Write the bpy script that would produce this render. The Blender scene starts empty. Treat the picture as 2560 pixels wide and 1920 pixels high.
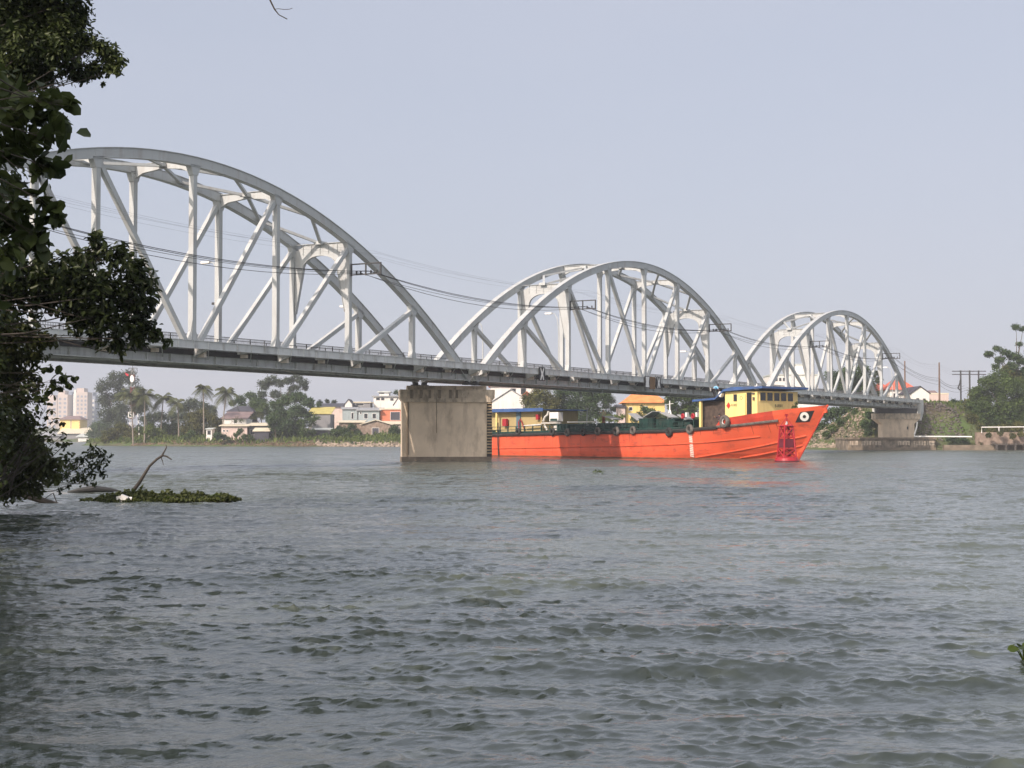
import bpy, math, random
import numpy as np
from mathutils import Vector, Matrix

# ------------------------------------------------------------------ camera, sky, sun
S = bpy.context.scene
YAW, PITCH, FPX = 1.0565, 0.0347, 3846.0
CAM = Vector((0.0, -72.75, 2.2))
cam = bpy.data.objects.new('camera', bpy.data.cameras.new('camera'))
S.collection.objects.link(cam)
cam.data.sensor_width = 36.0
cam.data.lens = 36.0 * FPX / 2560.0
cam.data.clip_start = 0.2
cam.data.clip_end = 20000
cam.location = CAM
cam.rotation_euler = (math.radians(90) + PITCH, 0, -YAW)
S.camera = cam

SUN_EL = math.radians(33)
SUN_AZ = Vector((-0.985, 0.13)).normalized()
world = bpy.data.worlds.new('World'); S.world = world
world.use_nodes = True
wn = world.node_tree; wn.nodes.clear()
w_out = wn.nodes.new('ShaderNodeOutputWorld')
w_bg = wn.nodes.new('ShaderNodeBackground')
w_sky = wn.nodes.new('ShaderNodeTexSky')
w_sky.sky_type = 'NISHITA'; w_sky.sun_disc = False
w_sky.sun_elevation = SUN_EL
w_sky.sun_rotation = math.atan2(SUN_AZ.x, SUN_AZ.y)
w_sky.air_density = 1.0; w_sky.dust_density = 3.0; w_sky.ozone_density = 1.5
w_mix = wn.nodes.new('ShaderNodeMixRGB'); w_mix.blend_type = 'MIX'
w_mix.inputs[0].default_value = 0.80                      # a hazy white layer over the blue
w_mix.inputs[2].default_value = (4.38, 4.60, 5.42, 1)
wn.links.new(w_sky.outputs[0], w_mix.inputs[1])
# very faint uneven haze layers
w_tn = wn.nodes.new('ShaderNodeTexCoord'); w_mp = wn.nodes.new('ShaderNodeMapping'); w_mp.inputs['Scale'].default_value = (1.6, 1.6, 5.0)
w_nz = wn.nodes.new('ShaderNodeTexNoise'); w_nz.inputs['Scale'].default_value = 1.3; w_nz.inputs['Detail'].default_value = 3
wn.links.new(w_tn.outputs['Generated'], w_mp.inputs[0]); wn.links.new(w_mp.outputs[0], w_nz.inputs['Vector'])
w_ma = wn.nodes.new('ShaderNodeMath'); w_ma.operation = 'MULTIPLY_ADD'; w_ma.inputs[1].default_value = 0.26; w_ma.inputs[2].default_value = 0.67
wn.links.new(w_nz.outputs['Fac'], w_ma.inputs[0]); wn.links.new(w_ma.outputs[0], w_mix.inputs[0])
# hazy air: the sky is brighter and warmer around the sun, which stands behind the viewpoint
w_tc = wn.nodes.new('ShaderNodeTexCoord'); w_dot = wn.nodes.new('ShaderNodeVectorMath'); w_dot.operation = 'DOT_PRODUCT'
w_dot.inputs[1].default_value = (SUN_AZ.x*math.cos(SUN_EL), SUN_AZ.y*math.cos(SUN_EL), math.sin(SUN_EL))
wn.links.new(w_tc.outputs['Generated'], w_dot.inputs[0])
w_mx = wn.nodes.new('ShaderNodeMath'); w_mx.operation = 'MAXIMUM'; w_mx.inputs[1].default_value = 0.0
wn.links.new(w_dot.outputs['Value'], w_mx.inputs[0])
w_pw = wn.nodes.new('ShaderNodeMath'); w_pw.operation = 'POWER'; w_pw.inputs[1].default_value = 3.0
wn.links.new(w_mx.outputs[0], w_pw.inputs[0])
w_au = wn.nodes.new('ShaderNodeMixRGB'); w_au.blend_type = 'ADD'; w_au.inputs[2].default_value = (12.5, 11.0, 9.2, 1)
wn.links.new(w_pw.outputs[0], w_au.inputs[0]); wn.links.new(w_mix.outputs[0], w_au.inputs[1])
wn.links.new(w_au.outputs[0], w_bg.inputs[0])
w_bg.inputs[1].default_value = 0.136
wn.links.new(w_bg.outputs[0], w_out.inputs[0])

sun = bpy.data.objects.new('sun', bpy.data.lights.new('sun', 'SUN'))
S.collection.objects.link(sun)
sun.data.energy = 4.9; sun.data.angle = math.radians(0.6); sun.data.color = (1.0, 0.84, 0.73)
sd = Vector((SUN_AZ.x * math.cos(SUN_EL), SUN_AZ.y * math.cos(SUN_EL), math.sin(SUN_EL)))
sun.rotation_euler = sd.to_track_quat('Z', 'Y').to_euler()
S.view_settings.view_transform = 'Standard'
S.view_settings.look = 'None'
S.view_settings.exposure = 0.0
S.view_settings.gamma = 1.0
S.cycles.use_denoising = True

# ------------------------------------------------------------------ helpers
C = S.collection
RT = Vector((math.cos(YAW), -math.sin(YAW))); FW = Vector((math.sin(YAW), math.cos(YAW)))
random.seed(5)
RNG = np.random.default_rng(5)

def G(r, Z, z=0.0):
    """world point from metres right of / ahead of the viewpoint and height above water"""
    return Vector((CAM.x + RT.x * r + FW.x * Z, CAM.y + RT.y * r + FW.y * Z, z))
def rr(px, Z): return (px - 1280.0) / FPX * Z
def hh(py, Z): return CAM.z + (1093.5 - py) / FPX * Z
def P(px, py, Z): return G(rr(px, Z), Z, hh(py, Z))
def ms(n, Z): return n / FPX * Z

def tag(o, label=None, cat=None, group=None, kind=None):
    if label: o['label'] = label
    if cat: o['category'] = cat
    if group: o['group'] = group
    if kind: o['kind'] = kind
    return o
def empty(name, loc, rz=0.0, label=None, cat=None, group=None):
    o = bpy.data.objects.new(name, None); C.objects.link(o)
    o.location = loc; o.rotation_euler = (0, 0, rz); o.empty_display_size = 0.3
    return tag(o, label, cat, group)
def copy_tree(o, parent=None):
    c = o.copy(); C.objects.link(c); c.parent = parent
    for ch in list(o.children): copy_tree(ch, c)
    return c

class MB:
    def __init__(s): s.v = []; s.f = []; s.m = []
    def add(s, vs, fs, m=0):
        n = len(s.v); s.v += [tuple(v) for v in vs]
        s.f += [tuple(i + n for i in f) for f in fs]; s.m += [m] * len(fs); return s
    def box(s, c, d, R=None, m=0):
        x, y, z = d[0] / 2, d[1] / 2, d[2] / 2
        vs = [Vector(p) for p in ((-x,-y,-z),(x,-y,-z),(x,y,-z),(-x,y,-z),(-x,-y,z),(x,-y,z),(x,y,z),(-x,y,z))]
        if R is not None: vs = [R @ v for v in vs]
        c = Vector(c)
        return s.add([v + c for v in vs], [(0,3,2,1),(4,5,6,7),(0,1,5,4),(1,2,6,5),(2,3,7,6),(3,0,4,7)], m)
    def b2(s, x0, x1, y0, y1, z0, z1, m=0):
        return s.box(((x0+x1)/2, (y0+y1)/2, (z0+z1)/2), (abs(x1-x0), abs(y1-y0), abs(z1-z0)), None, m)
    def bar(s, a, b, w, h, up=(0, 0, 1), m=0):
        """w across (up x dir), h along up"""
        a = Vector(a); b = Vector(b); d = b - a; L = d.length
        if L < 1e-6: return s
        d.normalize(); u = Vector(up); x = u.cross(d)
        if x.length < 1e-4: x = Vector((1, 0, 0)).cross(d)
        x.normalize(); u = d.cross(x)
        R = Matrix((x, d, u)).transposed()
        return s.box((a + b) / 2, (w, L, h), R, m)
    def tube(s, pts, rad, n=6, m=0, cap=True):
        pts = [Vector(p) for p in pts]
        if not hasattr(rad, '__len__'): rad = [rad] * len(pts)
        base = len(s.v); ref = Vector((0.13, 0.27, 0.95)).normalized(); rings = []
        for i, p in enumerate(pts):
            d = (pts[min(i+1, len(pts)-1)] - pts[max(i-1, 0)])
            d = d.normalized() if d.length > 1e-9 else Vector((0, 0, 1))
            x = ref.cross(d)
            if x.length < 0.05: x = Vector((1, 0, 0)).cross(d)
            x.normalize(); y = d.cross(x)
            s.v += [tuple(p + (x * math.cos(k*2*math.pi/n) + y * math.sin(k*2*math.pi/n)) * rad[i]) for k in range(n)]
        for i in range(len(pts) - 1):
            for k in range(n):
                a = base + i*n + k; b = base + i*n + (k+1) % n
                s.f.append((a, b, b + n, a + n)); s.m.append(m)
        if cap:
            s.f.append(tuple(base + k for k in range(n))[::-1]); s.m.append(m)
            e = base + (len(pts)-1)*n
            s.f.append(tuple(e + k for k in range(n))); s.m.append(m)
        return s
    def lathe(s, c, prof, n=20, m=0):
        c = Vector(c); base = len(s.v)
        for r, z in prof:
            s.v += [(c.x + r*math.cos(k*2*math.pi/n), c.y + r*math.sin(k*2*math.pi/n), c.z + z) for k in range(n)]
        for i in range(len(prof)-1):
            for k in range(n):
                a = base+i*n+k; b = base+i*n+(k+1) % n
                s.f.append((a, b, b+n, a+n)); s.m.append(m)
        s.f.append(tuple(base+k for k in range(n))[::-1]); s.m.append(m)
        e = base+(len(prof)-1)*n; s.f.append(tuple(e+k for k in range(n))); s.m.append(m)
        return s
    def prism(s, poly, axis_from, axis_to, m=0):
        """poly: list of 3D points (planar); extrude by vector axis_to-axis_from"""
        d = Vector(axis_to) - Vector(axis_from); n = len(poly)
        vs = [Vector(p) for p in poly] + [Vector(p) + d for p in poly]
        fs = [tuple(range(n))[::-1], tuple(range(n, 2*n))] + [(i, (i+1) % n, (i+1) % n + n, i + n) for i in range(n)]
        return s.add(vs, fs, m)
    def torus(s, c, R, r, ax=(0, 1, 0), n=14, k=7, m=0):
        c = Vector(c); ax = Vector(ax).normalized(); x = ax.orthogonal().normalized(); y = ax.cross(x)
        base = len(s.v)
        for i in range(n):
            t = 2*math.pi*i/n; d = x*math.cos(t) + y*math.sin(t)
            for j in range(k):
                q = 2*math.pi*j/k
                s.v.append(tuple(c + d*(R + r*math.cos(q)) + ax*(r*math.sin(q))))
        for i in range(n):
            for j in range(k):
                s.f.append((base+i*k+j, base+((i+1) % n)*k+j, base+((i+1) % n)*k+(j+1) % k, base+i*k+(j+1) % k)); s.m.append(m)
        return s
    def build(s, name, mats, parent=None, smooth=False):
        me = bpy.data.meshes.new(name)
        me.from_pydata(s.v, [], s.f)
        mats = mats if isinstance(mats, (list, tuple)) else [mats]
        for m in mats: me.materials.append(m)
        me.polygons.foreach_set('material_index', s.m)
        if smooth: me.polygons.foreach_set('use_smooth', [True] * len(s.f))
        me.validate(); me.update()
        o = bpy.data.objects.new(name, me); C.objects.link(o); o.parent = parent
        return o

def np_obj(name, V, F, mat, parent=None, smooth=False):
    """V (n,3), F (m,k) arrays -> object"""
    me = bpy.data.meshes.new(name); k = F.shape[1]
    me.vertices.add(len(V)); me.vertices.foreach_set('co', np.asarray(V, np.float32).ravel())
    me.loops.add(F.size); me.loops.foreach_set('vertex_index', np.asarray(F, np.int32).ravel())
    me.polygons.add(len(F)); me.polygons.foreach_set('loop_start', np.arange(0, F.size, k, dtype=np.int32))
    try: me.polygons.foreach_set('loop_total', np.full(len(F), k, dtype=np.int32))
    except Exception: pass
    if smooth: me.polygons.foreach_set('use_smooth', np.ones(len(F), bool))
    me.materials.append(mat); me.update(calc_edges=True); me.validate()
    o = bpy.data.objects.new(name, me); C.objects.link(o); o.parent = parent
    return o

# ------------------------------------------------------------------ materials
def mat(name, col, rough=0.6, var=0.12, scale=1.5, metal=0.0, bump=0.0, bscale=8.0, dirt=None, dscale=0.8, damt=0.5, streak=False, spec=0.4, dlow=0.5, dhigh=0.72):
    m = bpy.data.materials.new(name); m.use_nodes = True
    N = m.node_tree.nodes; Lk = m.node_tree.links
    b = N['Principled BSDF']; b.inputs['Roughness'].default_value = rough
    b.inputs['Metallic'].default_value = metal
    b.inputs['Specular IOR Level'].default_value = spec
    tc = N.new('ShaderNodeTexCoord'); nz = N.new('ShaderNodeTexNoise')
    nz.inputs['Scale'].default_value = scale; nz.inputs['Detail'].default_value = 5
    Lk.new(tc.outputs['Object'], nz.inputs['Vector'])
    rp = N.new('ShaderNodeValToRGB')
    rp.color_ramp.elements[0].position = 0.3; rp.color_ramp.elements[1].position = 0.7
    rp.color_ramp.elements[0].color = tuple(max(c*(1-var), 0) for c in col) + (1,)
    rp.color_ramp.elements[1].color = tuple(min(c*(1+var), 1) for c in col) + (1,)
    Lk.new(nz.outputs['Fac'], rp.inputs[0]); out = rp.outputs[0]
    if dirt:
        n2 = N.new('ShaderNodeTexNoise'); n2.inputs['Scale'].default_value = dscale; n2.inputs['Detail'].default_value = 8
        n2.inputs['Roughness'].default_value = 0.65
        if streak:
            mp = N.new('ShaderNodeMapping'); mp.inputs['Scale'].default_value = streak if isinstance(streak, tuple) else (2.5, 2.5, 0.35)
            Lk.new(tc.outputs['Object'], mp.inputs[0]); Lk.new(mp.outputs[0], n2.inputs['Vector'])
        else: Lk.new(tc.outputs['Object'], n2.inputs['Vector'])
        r2 = N.new('ShaderNodeValToRGB'); r2.color_ramp.elements[0].position = dlow; r2.color_ramp.elements[1].position = dhigh
        r2.color_ramp.elements[0].color = (0, 0, 0, 1); r2.color_ramp.elements[1].color = (damt, damt, damt, 1)
        Lk.new(n2.outputs['Fac'], r2.inputs[0])
        mx = N.new('ShaderNodeMixRGB'); mx.inputs[2].default_value = tuple(dirt) + (1,)
        Lk.new(r2.outputs[0], mx.inputs[0]); Lk.new(out, mx.inputs[1]); out = mx.outputs[0]
    Lk.new(out, b.inputs['Base Color'])
    if bump:
        bp = N.new('ShaderNodeBump'); n3 = N.new('ShaderNodeTexNoise'); n3.inputs['Scale'].default_value = bscale
        n3.inputs['Detail'].default_value = 6
        Lk.new(tc.outputs['Object'], n3.inputs['Vector']); Lk.new(n3.outputs['Fac'], bp.inputs['Height'])
        bp.inputs['Distance'].default_value = bump; bp.inputs['Strength'].default_value = 0.8
        Lk.new(bp.outputs[0], b.inputs['Normal'])
    return m

def leafmat(name, c1, c2, rough=0.55, trans=0.25, nscale=0.35, spec=0.25):
    m = bpy.data.materials.new(name); m.use_nodes = True
    N = m.node_tree.nodes; Lk = m.node_tree.links
    b = N['Principled BSDF']; b.inputs['Roughness'].default_value = rough; b.inputs['Specular IOR Level'].default_value = spec
    g = N.new('ShaderNodeNewGeometry'); tc = N.new('ShaderNodeTexCoord'); nz = N.new('ShaderNodeTexNoise')
    nz.inputs['Scale'].default_value = nscale; nz.inputs['Detail'].default_value = 3
    Lk.new(tc.outputs['Object'], nz.inputs['Vector'])
    ad = N.new('ShaderNodeMath'); ad.operation = 'MULTIPLY_ADD'
    Lk.new(g.outputs['Random Per Island'], ad.inputs[0]); ad.inputs[1].default_value = 0.55
    sb = N.new('ShaderNodeMath'); sb.operation = 'MULTIPLY_ADD'; sb.inputs[1].default_value = 2.0; sb.inputs[2].default_value = -0.75
    Lk.new(nz.outputs['Fac'], sb.inputs[0]); Lk.new(sb.outputs[0], ad.inputs[2])
    mx = N.new('ShaderNodeMixRGB'); mx.use_clamp = True
    mx.inputs[1].default_value = tuple(c1) + (1,); mx.inputs[2].default_value = tuple(c2) + (1,)
    Lk.new(ad.outputs[0], mx.inputs[0]); Lk.new(mx.outputs[0], b.inputs['Base Color'])
    tr = N.new('ShaderNodeBsdfTranslucent'); Lk.new(mx.outputs[0], tr.inputs[0])
    ms_ = N.new('ShaderNodeMixShader'); ms_.inputs[0].default_value = trans
    Lk.new(b.outputs[0], ms_.inputs[1]); Lk.new(tr.outputs[0], ms_.inputs[2])
    Lk.new(ms_.outputs[0], N['Material Output'].inputs['Surface'])
    return m

STEEL = mat('painted steel', (0.45, 0.475, 0.475), 0.5, 0.06, 0.5, dirt=(0.30, 0.26, 0.23), dscale=0.9, damt=0.5, streak=True)
GIRD = mat('girder grey paint', (0.58, 0.60, 0.59), 0.55, 0.12, 0.6, dirt=(0.17, 0.15, 0.13), dscale=0.7, damt=0.6, streak=True)
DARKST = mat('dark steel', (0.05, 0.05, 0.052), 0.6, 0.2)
BRK = mat('sunlit tone steel', (0.80, 0.72, 0.62), 0.5, 0.1, 2, dirt=(0.4, 0.3, 0.22), dscale=3, damt=0.5)  # bright cream stands in for sunlight on the floor beam ends
RAILM = mat('railing grey', (0.15, 0.155, 0.16), 0.6, 0.1)
DECKM = mat('deck ballast', (0.16, 0.155, 0.15), 0.9, 0.2)
CONC = mat('weathered concrete', (0.66, 0.545, 0.41), 0.85, 0.14, 0.5, dirt=(0.20, 0.15, 0.11), dscale=0.8, damt=0.6, streak=(1.3, 1.3, 0.45), bump=0.03, bscale=3)
CONCD = mat('tide stained concrete', (0.19, 0.155, 0.115), 0.8, 0.3, 1.2, bump=0.04)
CONCB = mat('blotchy cap concrete', (0.50, 0.42, 0.32), 0.9, 0.3, 1.5, dirt=(0.07, 0.06, 0.045), dscale=1.4, damt=0.7, streak=(1.8, 1.8, 0.5), dlow=0.5, dhigh=0.68, bump=0.04)
HULL = mat('orange hull paint', (0.64, 0.098, 0.040), 0.55, 0.16, 0.5, dirt=(0.34, 0.06, 0.03), dscale=0.9, damt=0.85, streak=(0.8, 0.8, 1.9), dlow=0.55, dhigh=0.68, bump=0.03, bscale=0.9)
HULLD = mat('dark bulwark red paint', (0.50, 0.055, 0.03), 0.5, 0.15, 0.6, dirt=(0.2, 0.03, 0.02), damt=0.6)
RUBBER = mat('black rubber', (0.028, 0.027, 0.026), 0.75, 0.3, 3)
RUBBERG = mat('worn grey rubber', (0.11, 0.10, 0.09), 0.85, 0.4, 3)
YEL = mat('yellow cabin paint', (0.86, 0.68, 0.27), 0.5, 0.05, 0.8, dirt=(0.5, 0.36, 0.15), damt=0.4, streak=True)
BLUER = mat('blue roof sheet', (0.045, 0.10, 0.26), 0.5, 0.2, 0.9, dirt=(0.1, 0.12, 0.16), damt=0.5)
GREENM = mat('dark green deck paint', (0.012, 0.045, 0.038), 0.5, 0.3, 1.0, dirt=(0.06, 0.05, 0.04), damt=0.5)
WHITE = mat('white paint', (0.80, 0.79, 0.76), 0.5, 0.05, 1)
GLASSD = mat('dark window glass', (0.02, 0.022, 0.026), 0.12, 0.2, 1, spec=0.6)
BLACKP = mat('black paint', (0.016, 0.016, 0.018), 0.5, 0.2, 2)
REDB = mat('buoy red paint', (0.36, 0.012, 0.020), 0.45, 0.15, 1.5, dirt=(0.25, 0.02, 0.03), dscale=2, damt=0.6)
REDD = mat('buoy dark red panel', (0.12, 0.010, 0.022), 0.5, 0.2, 2)
BROWNW = mat('brown wood board', (0.20, 0.115, 0.05), 0.7, 0.2, 2)
BARK = mat('tree bark', (0.10, 0.075, 0.055), 0.9, 0.3, 3, bump=0.02, bscale=6)
PALEBARK = mat('pale palm bark', (0.23, 0.20, 0.165), 0.9, 0.2, 2)
DRIFT = mat('driftwood', (0.075, 0.065, 0.055), 0.85, 0.3, 4, bump=0.01, bscale=15)
ROCK = mat('bank rubble stone', (0.24, 0.195, 0.15), 0.9, 0.45, 0.6, dirt=(0.5, 0.40, 0.32), dscale=1.2, damt=0.7)
EARTH = mat('earth bank', (0.10, 0.085, 0.055), 0.95, 0.3, 0.2, dirt=(0.07, 0.11, 0.03), dscale=0.12, damt=1.0, dlow=0.42, dhigh=0.6)
SKIN = mat('skin', (0.30, 0.17, 0.11), 0.6, 0.05)
BRICKM = mat('weathered brick', (0.25, 0.19, 0.15), 0.9, 0.35, 1.5, dirt=(0.36, 0.31, 0.26), damt=0.5)
WIRE = mat('cable sheath', (0.03, 0.03, 0.032), 0.6, 0.1)
WIREG = mat('thin wire grey', (0.22, 0.23, 0.25), 0.6, 0.1)

L_DARK = leafmat('shaded almond leaf', (0.017, 0.028, 0.010), (0.080, 0.105, 0.034), 0.40, 0.3, 1.2)
L_DARK2 = leafmat('dense evergreen leaf', (0.018, 0.030, 0.011), (0.085, 0.11, 0.036), 0.45, 0.3, 2.0)
L_OLIVE = leafmat('olive bank leaf', (0.026, 0.034, 0.010), (0.11, 0.13, 0.038), 0.55, 0.25, 1.0)
L_MID = leafmat('mid green leaf', (0.028, 0.060, 0.018), (0.11, 0.165, 0.042), 0.6, 0.25)
L_DEEP = leafmat('deep green leaf', (0.020, 0.050, 0.020), (0.085, 0.135, 0.045), 0.6, 0.2)
L_YEL = leafmat('yellow green leaf', (0.07, 0.12, 0.02), (0.20, 0.25, 0.05), 0.6, 0.3)
L_OLI2 = leafmat('olive brown leaf', (0.038, 0.058, 0.016), (0.17, 0.165, 0.045), 0.6, 0.25)
L_PALM = leafmat('palm leaflet', (0.035, 0.055, 0.02), (0.13, 0.14, 0.06), 0.5, 0.2)
L_PINE = leafmat('casuarina foliage', (0.026, 0.048, 0.030), (0.085, 0.11, 0.058), 0.6, 0.2)
L_HYA = leafmat('water hyacinth leaf', (0.04, 0.07, 0.012), (0.12, 0.16, 0.03), 0.4, 0.3, 3)
GRASSM = leafmat('bank grass blade', (0.045, 0.08, 0.018), (0.15, 0.19, 0.045), 0.7, 0.3, 0.3)

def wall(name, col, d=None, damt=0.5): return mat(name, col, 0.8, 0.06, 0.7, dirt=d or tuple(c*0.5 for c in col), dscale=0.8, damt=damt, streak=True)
W_WHITE = wall('white render', (0.74, 0.72, 0.68)); W_CREAM = wall('cream render', (0.72, 0.58, 0.36)); W_PINK = wall('pale pink render', (0.62, 0.50, 0.45))
W_BLUE = wall('pale blue render', (0.36, 0.42, 0.43)); W_ORANGE = wall('orange render', (0.62, 0.20, 0.11)); W_GREY = wall('grey sheet wall', (0.25, 0.25, 0.26))
W_YELL = wall('yellow render', (0.80, 0.60, 0.22)); W_DARK = wall('dark shed wall', (0.06, 0.06, 0.075)); W_TOWER = wall('haze paled tower pink', (0.56, 0.48, 0.44)); W_TOWB = wall('tower blue grey', (0.27, 0.31, 0.38))  # tower pink is paled to put distance haze into the colour
R_RED = mat('red roof tiles', (0.55, 0.13, 0.08), 0.8, 0.2, 1.2); R_ORANGE = mat('orange roof tiles', (0.72, 0.26, 0.08), 0.8, 0.2, 0.9); R_GREY = mat('grey roof sheet', (0.30, 0.31, 0.32), 0.6, 0.2, 0.5)
R_DARK = mat('dark roof sheet', (0.055, 0.055, 0.07), 0.7, 0.3, 0.8); R_BROWN = mat('brown roof sheet', (0.21, 0.15, 0.145), 0.7, 0.2, 0.8)
R_YEL = mat('yellow roof sheet', (0.48, 0.41, 0.13), 0.6, 0.15, 0.8); R_CREAM = mat('pale roof sheet', (0.66, 0.60, 0.46), 0.6, 0.15, 0.8, dirt=(0.35, 0.28, 0.2)); R_PALE = mat('pale metal roof', (0.5, 0.53, 0.5), 0.5, 0.15, 0.8)

# ------------------------------------------------------------------ water
def build_water():
    def seg(a, b, n): return np.exp(np.linspace(math.log(a), math.log(b), n, endpoint=False))
    R = np.concatenate([seg(0.6, 8.0, 24), seg(8.0, 110.0, 1450), seg(110.0, 260.0, 160), seg(260, 9000, 100), [9000.0]])
    d = math.radians(21.5)
    e = math.radians(56)
    T = np.concatenate([np.linspace(-math.pi, -e, 40, endpoint=False), np.linspace(-e, -d, 170, endpoint=False), np.linspace(-d, d, 960, endpoint=False), np.linspace(d, e, 170, endpoint=False), np.linspace(e, math.pi, 40, endpoint=False)])
    rg, tg = np.meshgrid(R, T, indexing='ij')
    X = rg*np.sin(tg); Y = rg*np.cos(tg)                          # camera-frame right / ahead
    dr = np.gradient(R)[:, None]*np.ones_like(tg); dt = rg*np.gradient(T)[None, :]*0.6
    sp = np.maximum(dt, dr*0.8)
    inside = np.clip((e - np.abs(tg))/math.radians(6.0), 0, 1)
    rng = np.random.default_rng(11)
    Z = np.zeros_like(X); DX = np.zeros_like(X); DY = np.zeros_like(X)
    # slow gust field: rougher and calmer patches
    gust = np.ones_like(X)
    for k in range(7):
        a = rng.uniform(0, 2*math.pi); L = rng.uniform(7, 30)
        gust += 0.17*np.sin((X*math.cos(a)+Y*math.sin(a)*0.6)*2*math.pi/L + rng.uniform(0, 6.28))
    gust = np.clip(gust, 0.35, 1.6)
    env = np.zeros_like(X)                                        # ripples gather in small patches on the larger waves
    for k in range(14):
        a = rng.uniform(0, 2*math.pi); L = rng.uniform(0.5, 2.0)
        env += np.sin((X*math.cos(a)*0.7+Y*math.sin(a))*2*math.pi/L + rng.uniform(0, 6.28))
    env = np.clip(0.75 + 0.36*env/math.sqrt(7), 0.3, 1.7)
    for k in range(110):
        lam = 0.11*(8.0/0.11)**((k + rng.random())/110.0)
        a = math.radians(262) + rng.normal(0, 0.72 if lam < 0.8 else 0.48)
        kx, ky = math.cos(a)*2*math.pi/lam, math.sin(a)*2*math.pi/lam
        slope = 0.043 if lam < 0.42 else (0.022 if lam < 0.9 else (0.014 if lam < 2.2 else 0.016*(2.2/lam)**0.8))
        amp = slope*lam/(2*math.pi)
        f = np.clip((lam/sp - 2.2)/2.5, 0, 1)*inside*amp*gust
        if lam < 0.8: f = f*env
        ph = kx*X + ky*Y + rng.uniform(0, 6.28)
        Z += f*np.sin(ph); c = f*np.cos(ph)*(1.3 if lam < 2.2 else 1.0)
        DX += c*math.cos(a); DY += c*math.sin(a)
    X = X + DX; Y = Y + DY
    WX = CAM.x + RT.x*X + FW.x*Y; WY = CAM.y + RT.y*X + FW.y*Y
    V = np.stack([WX, WY, Z], -1).reshape(-1, 3)
    nr, nt = rg.shape
    i = np.arange(nr-1)[:, None]*nt; j = np.arange(nt)[None, :]; j2 = (j+1) % nt
    F = np.stack([i+j, i+nt+j, i+nt+j2, i+j2], -1).reshape(-1, 4)[:, ::-1]
    m = bpy.data.materials.new('river water'); m.use_nodes = True
    N = m.node_tree.nodes; Lk = m.node_tree.links; b = N['Principled BSDF']
    b.inputs['Base Color'].default_value = (0.080, 0.096, 0.078, 1)
    b.inputs['Roughness'].default_value = 0.05; b.inputs['IOR'].default_value = 1.44
    b.inputs['Specular IOR Level'].default_value = 0.5
    tc = N.new('ShaderNodeTexCoord'); mp = N.new('ShaderNodeMapping'); mp.inputs['Rotation'].default_value = (0, 0, YAW)
    mp.inputs['Scale'].default_value = (0.55, 1.0, 1)
    Lk.new(tc.outputs['Object'], mp.inputs[0])
    prev = None
    for sc, dist, st in ((11.0, 0.018, 0.8),):
        nz = N.new('ShaderNodeTexNoise'); nz.inputs['Scale'].default_value = sc; nz.inputs['Detail'].default_value = 4
        Lk.new(mp.outputs[0], nz.inputs['Vector'])
        bp = N.new('ShaderNodeBump'); bp.inputs['Distance'].default_value = dist; bp.inputs['Strength'].default_value = st
        Lk.new(nz.outputs['Fac'], bp.inputs['Height'])
        if prev: Lk.new(prev.outputs[0], bp.inputs['Normal'])
        prev = bp
    # beyond the modelled ripples the same chop is carried by the shading normal
    vd = N.new('ShaderNodeVectorMath'); vd.operation = 'DISTANCE'; vd.inputs[1].default_value = tuple(CAM)
    Lk.new(tc.outputs['Object'], vd.inputs[0])
    mr = N.new('ShaderNodeMapRange'); mr.inputs['From Min'].default_value = 14; mr.inputs['From Max'].default_value = 100
    mr.inputs['To Min'].default_value = 0.0; mr.inputs['To Max'].default_value = 1.0; Lk.new(vd.outputs['Value'], mr.inputs['Value'])
    for sc, dist in ((0.28, 0.7), (0.9, 0.34), (3.2, 0.13)):
        nz = N.new('ShaderNodeTexNoise'); nz.inputs['Scale'].default_value = sc; nz.inputs['Detail'].default_value = 3
        Lk.new(mp.outputs[0], nz.inputs['Vector'])
        bp = N.new('ShaderNodeBump'); bp.inputs['Distance'].default_value = dist
        Lk.new(mr.outputs[0], bp.inputs['Strength']); Lk.new(nz.outputs['Fac'], bp.inputs['Height']); Lk.new(prev.outputs[0], bp.inputs['Normal']); prev = bp
    r2 = N.new('ShaderNodeMapRange'); r2.inputs['From Min'].default_value = 25; r2.inputs['From Max'].default_value = 250
    r2.inputs['To Min'].default_value = 0.05; r2.inputs['To Max'].default_value = 0.28; Lk.new(vd.outputs['Value'], r2.inputs['Value']); Lk.new(r2.outputs[0], b.inputs['Roughness'])
    Lk.new(prev.outputs[0], b.inputs['Normal'])
    o = np_obj('river_water', V, F, m, smooth=True)
    tag(o, kind='structure')
build_water()

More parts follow.
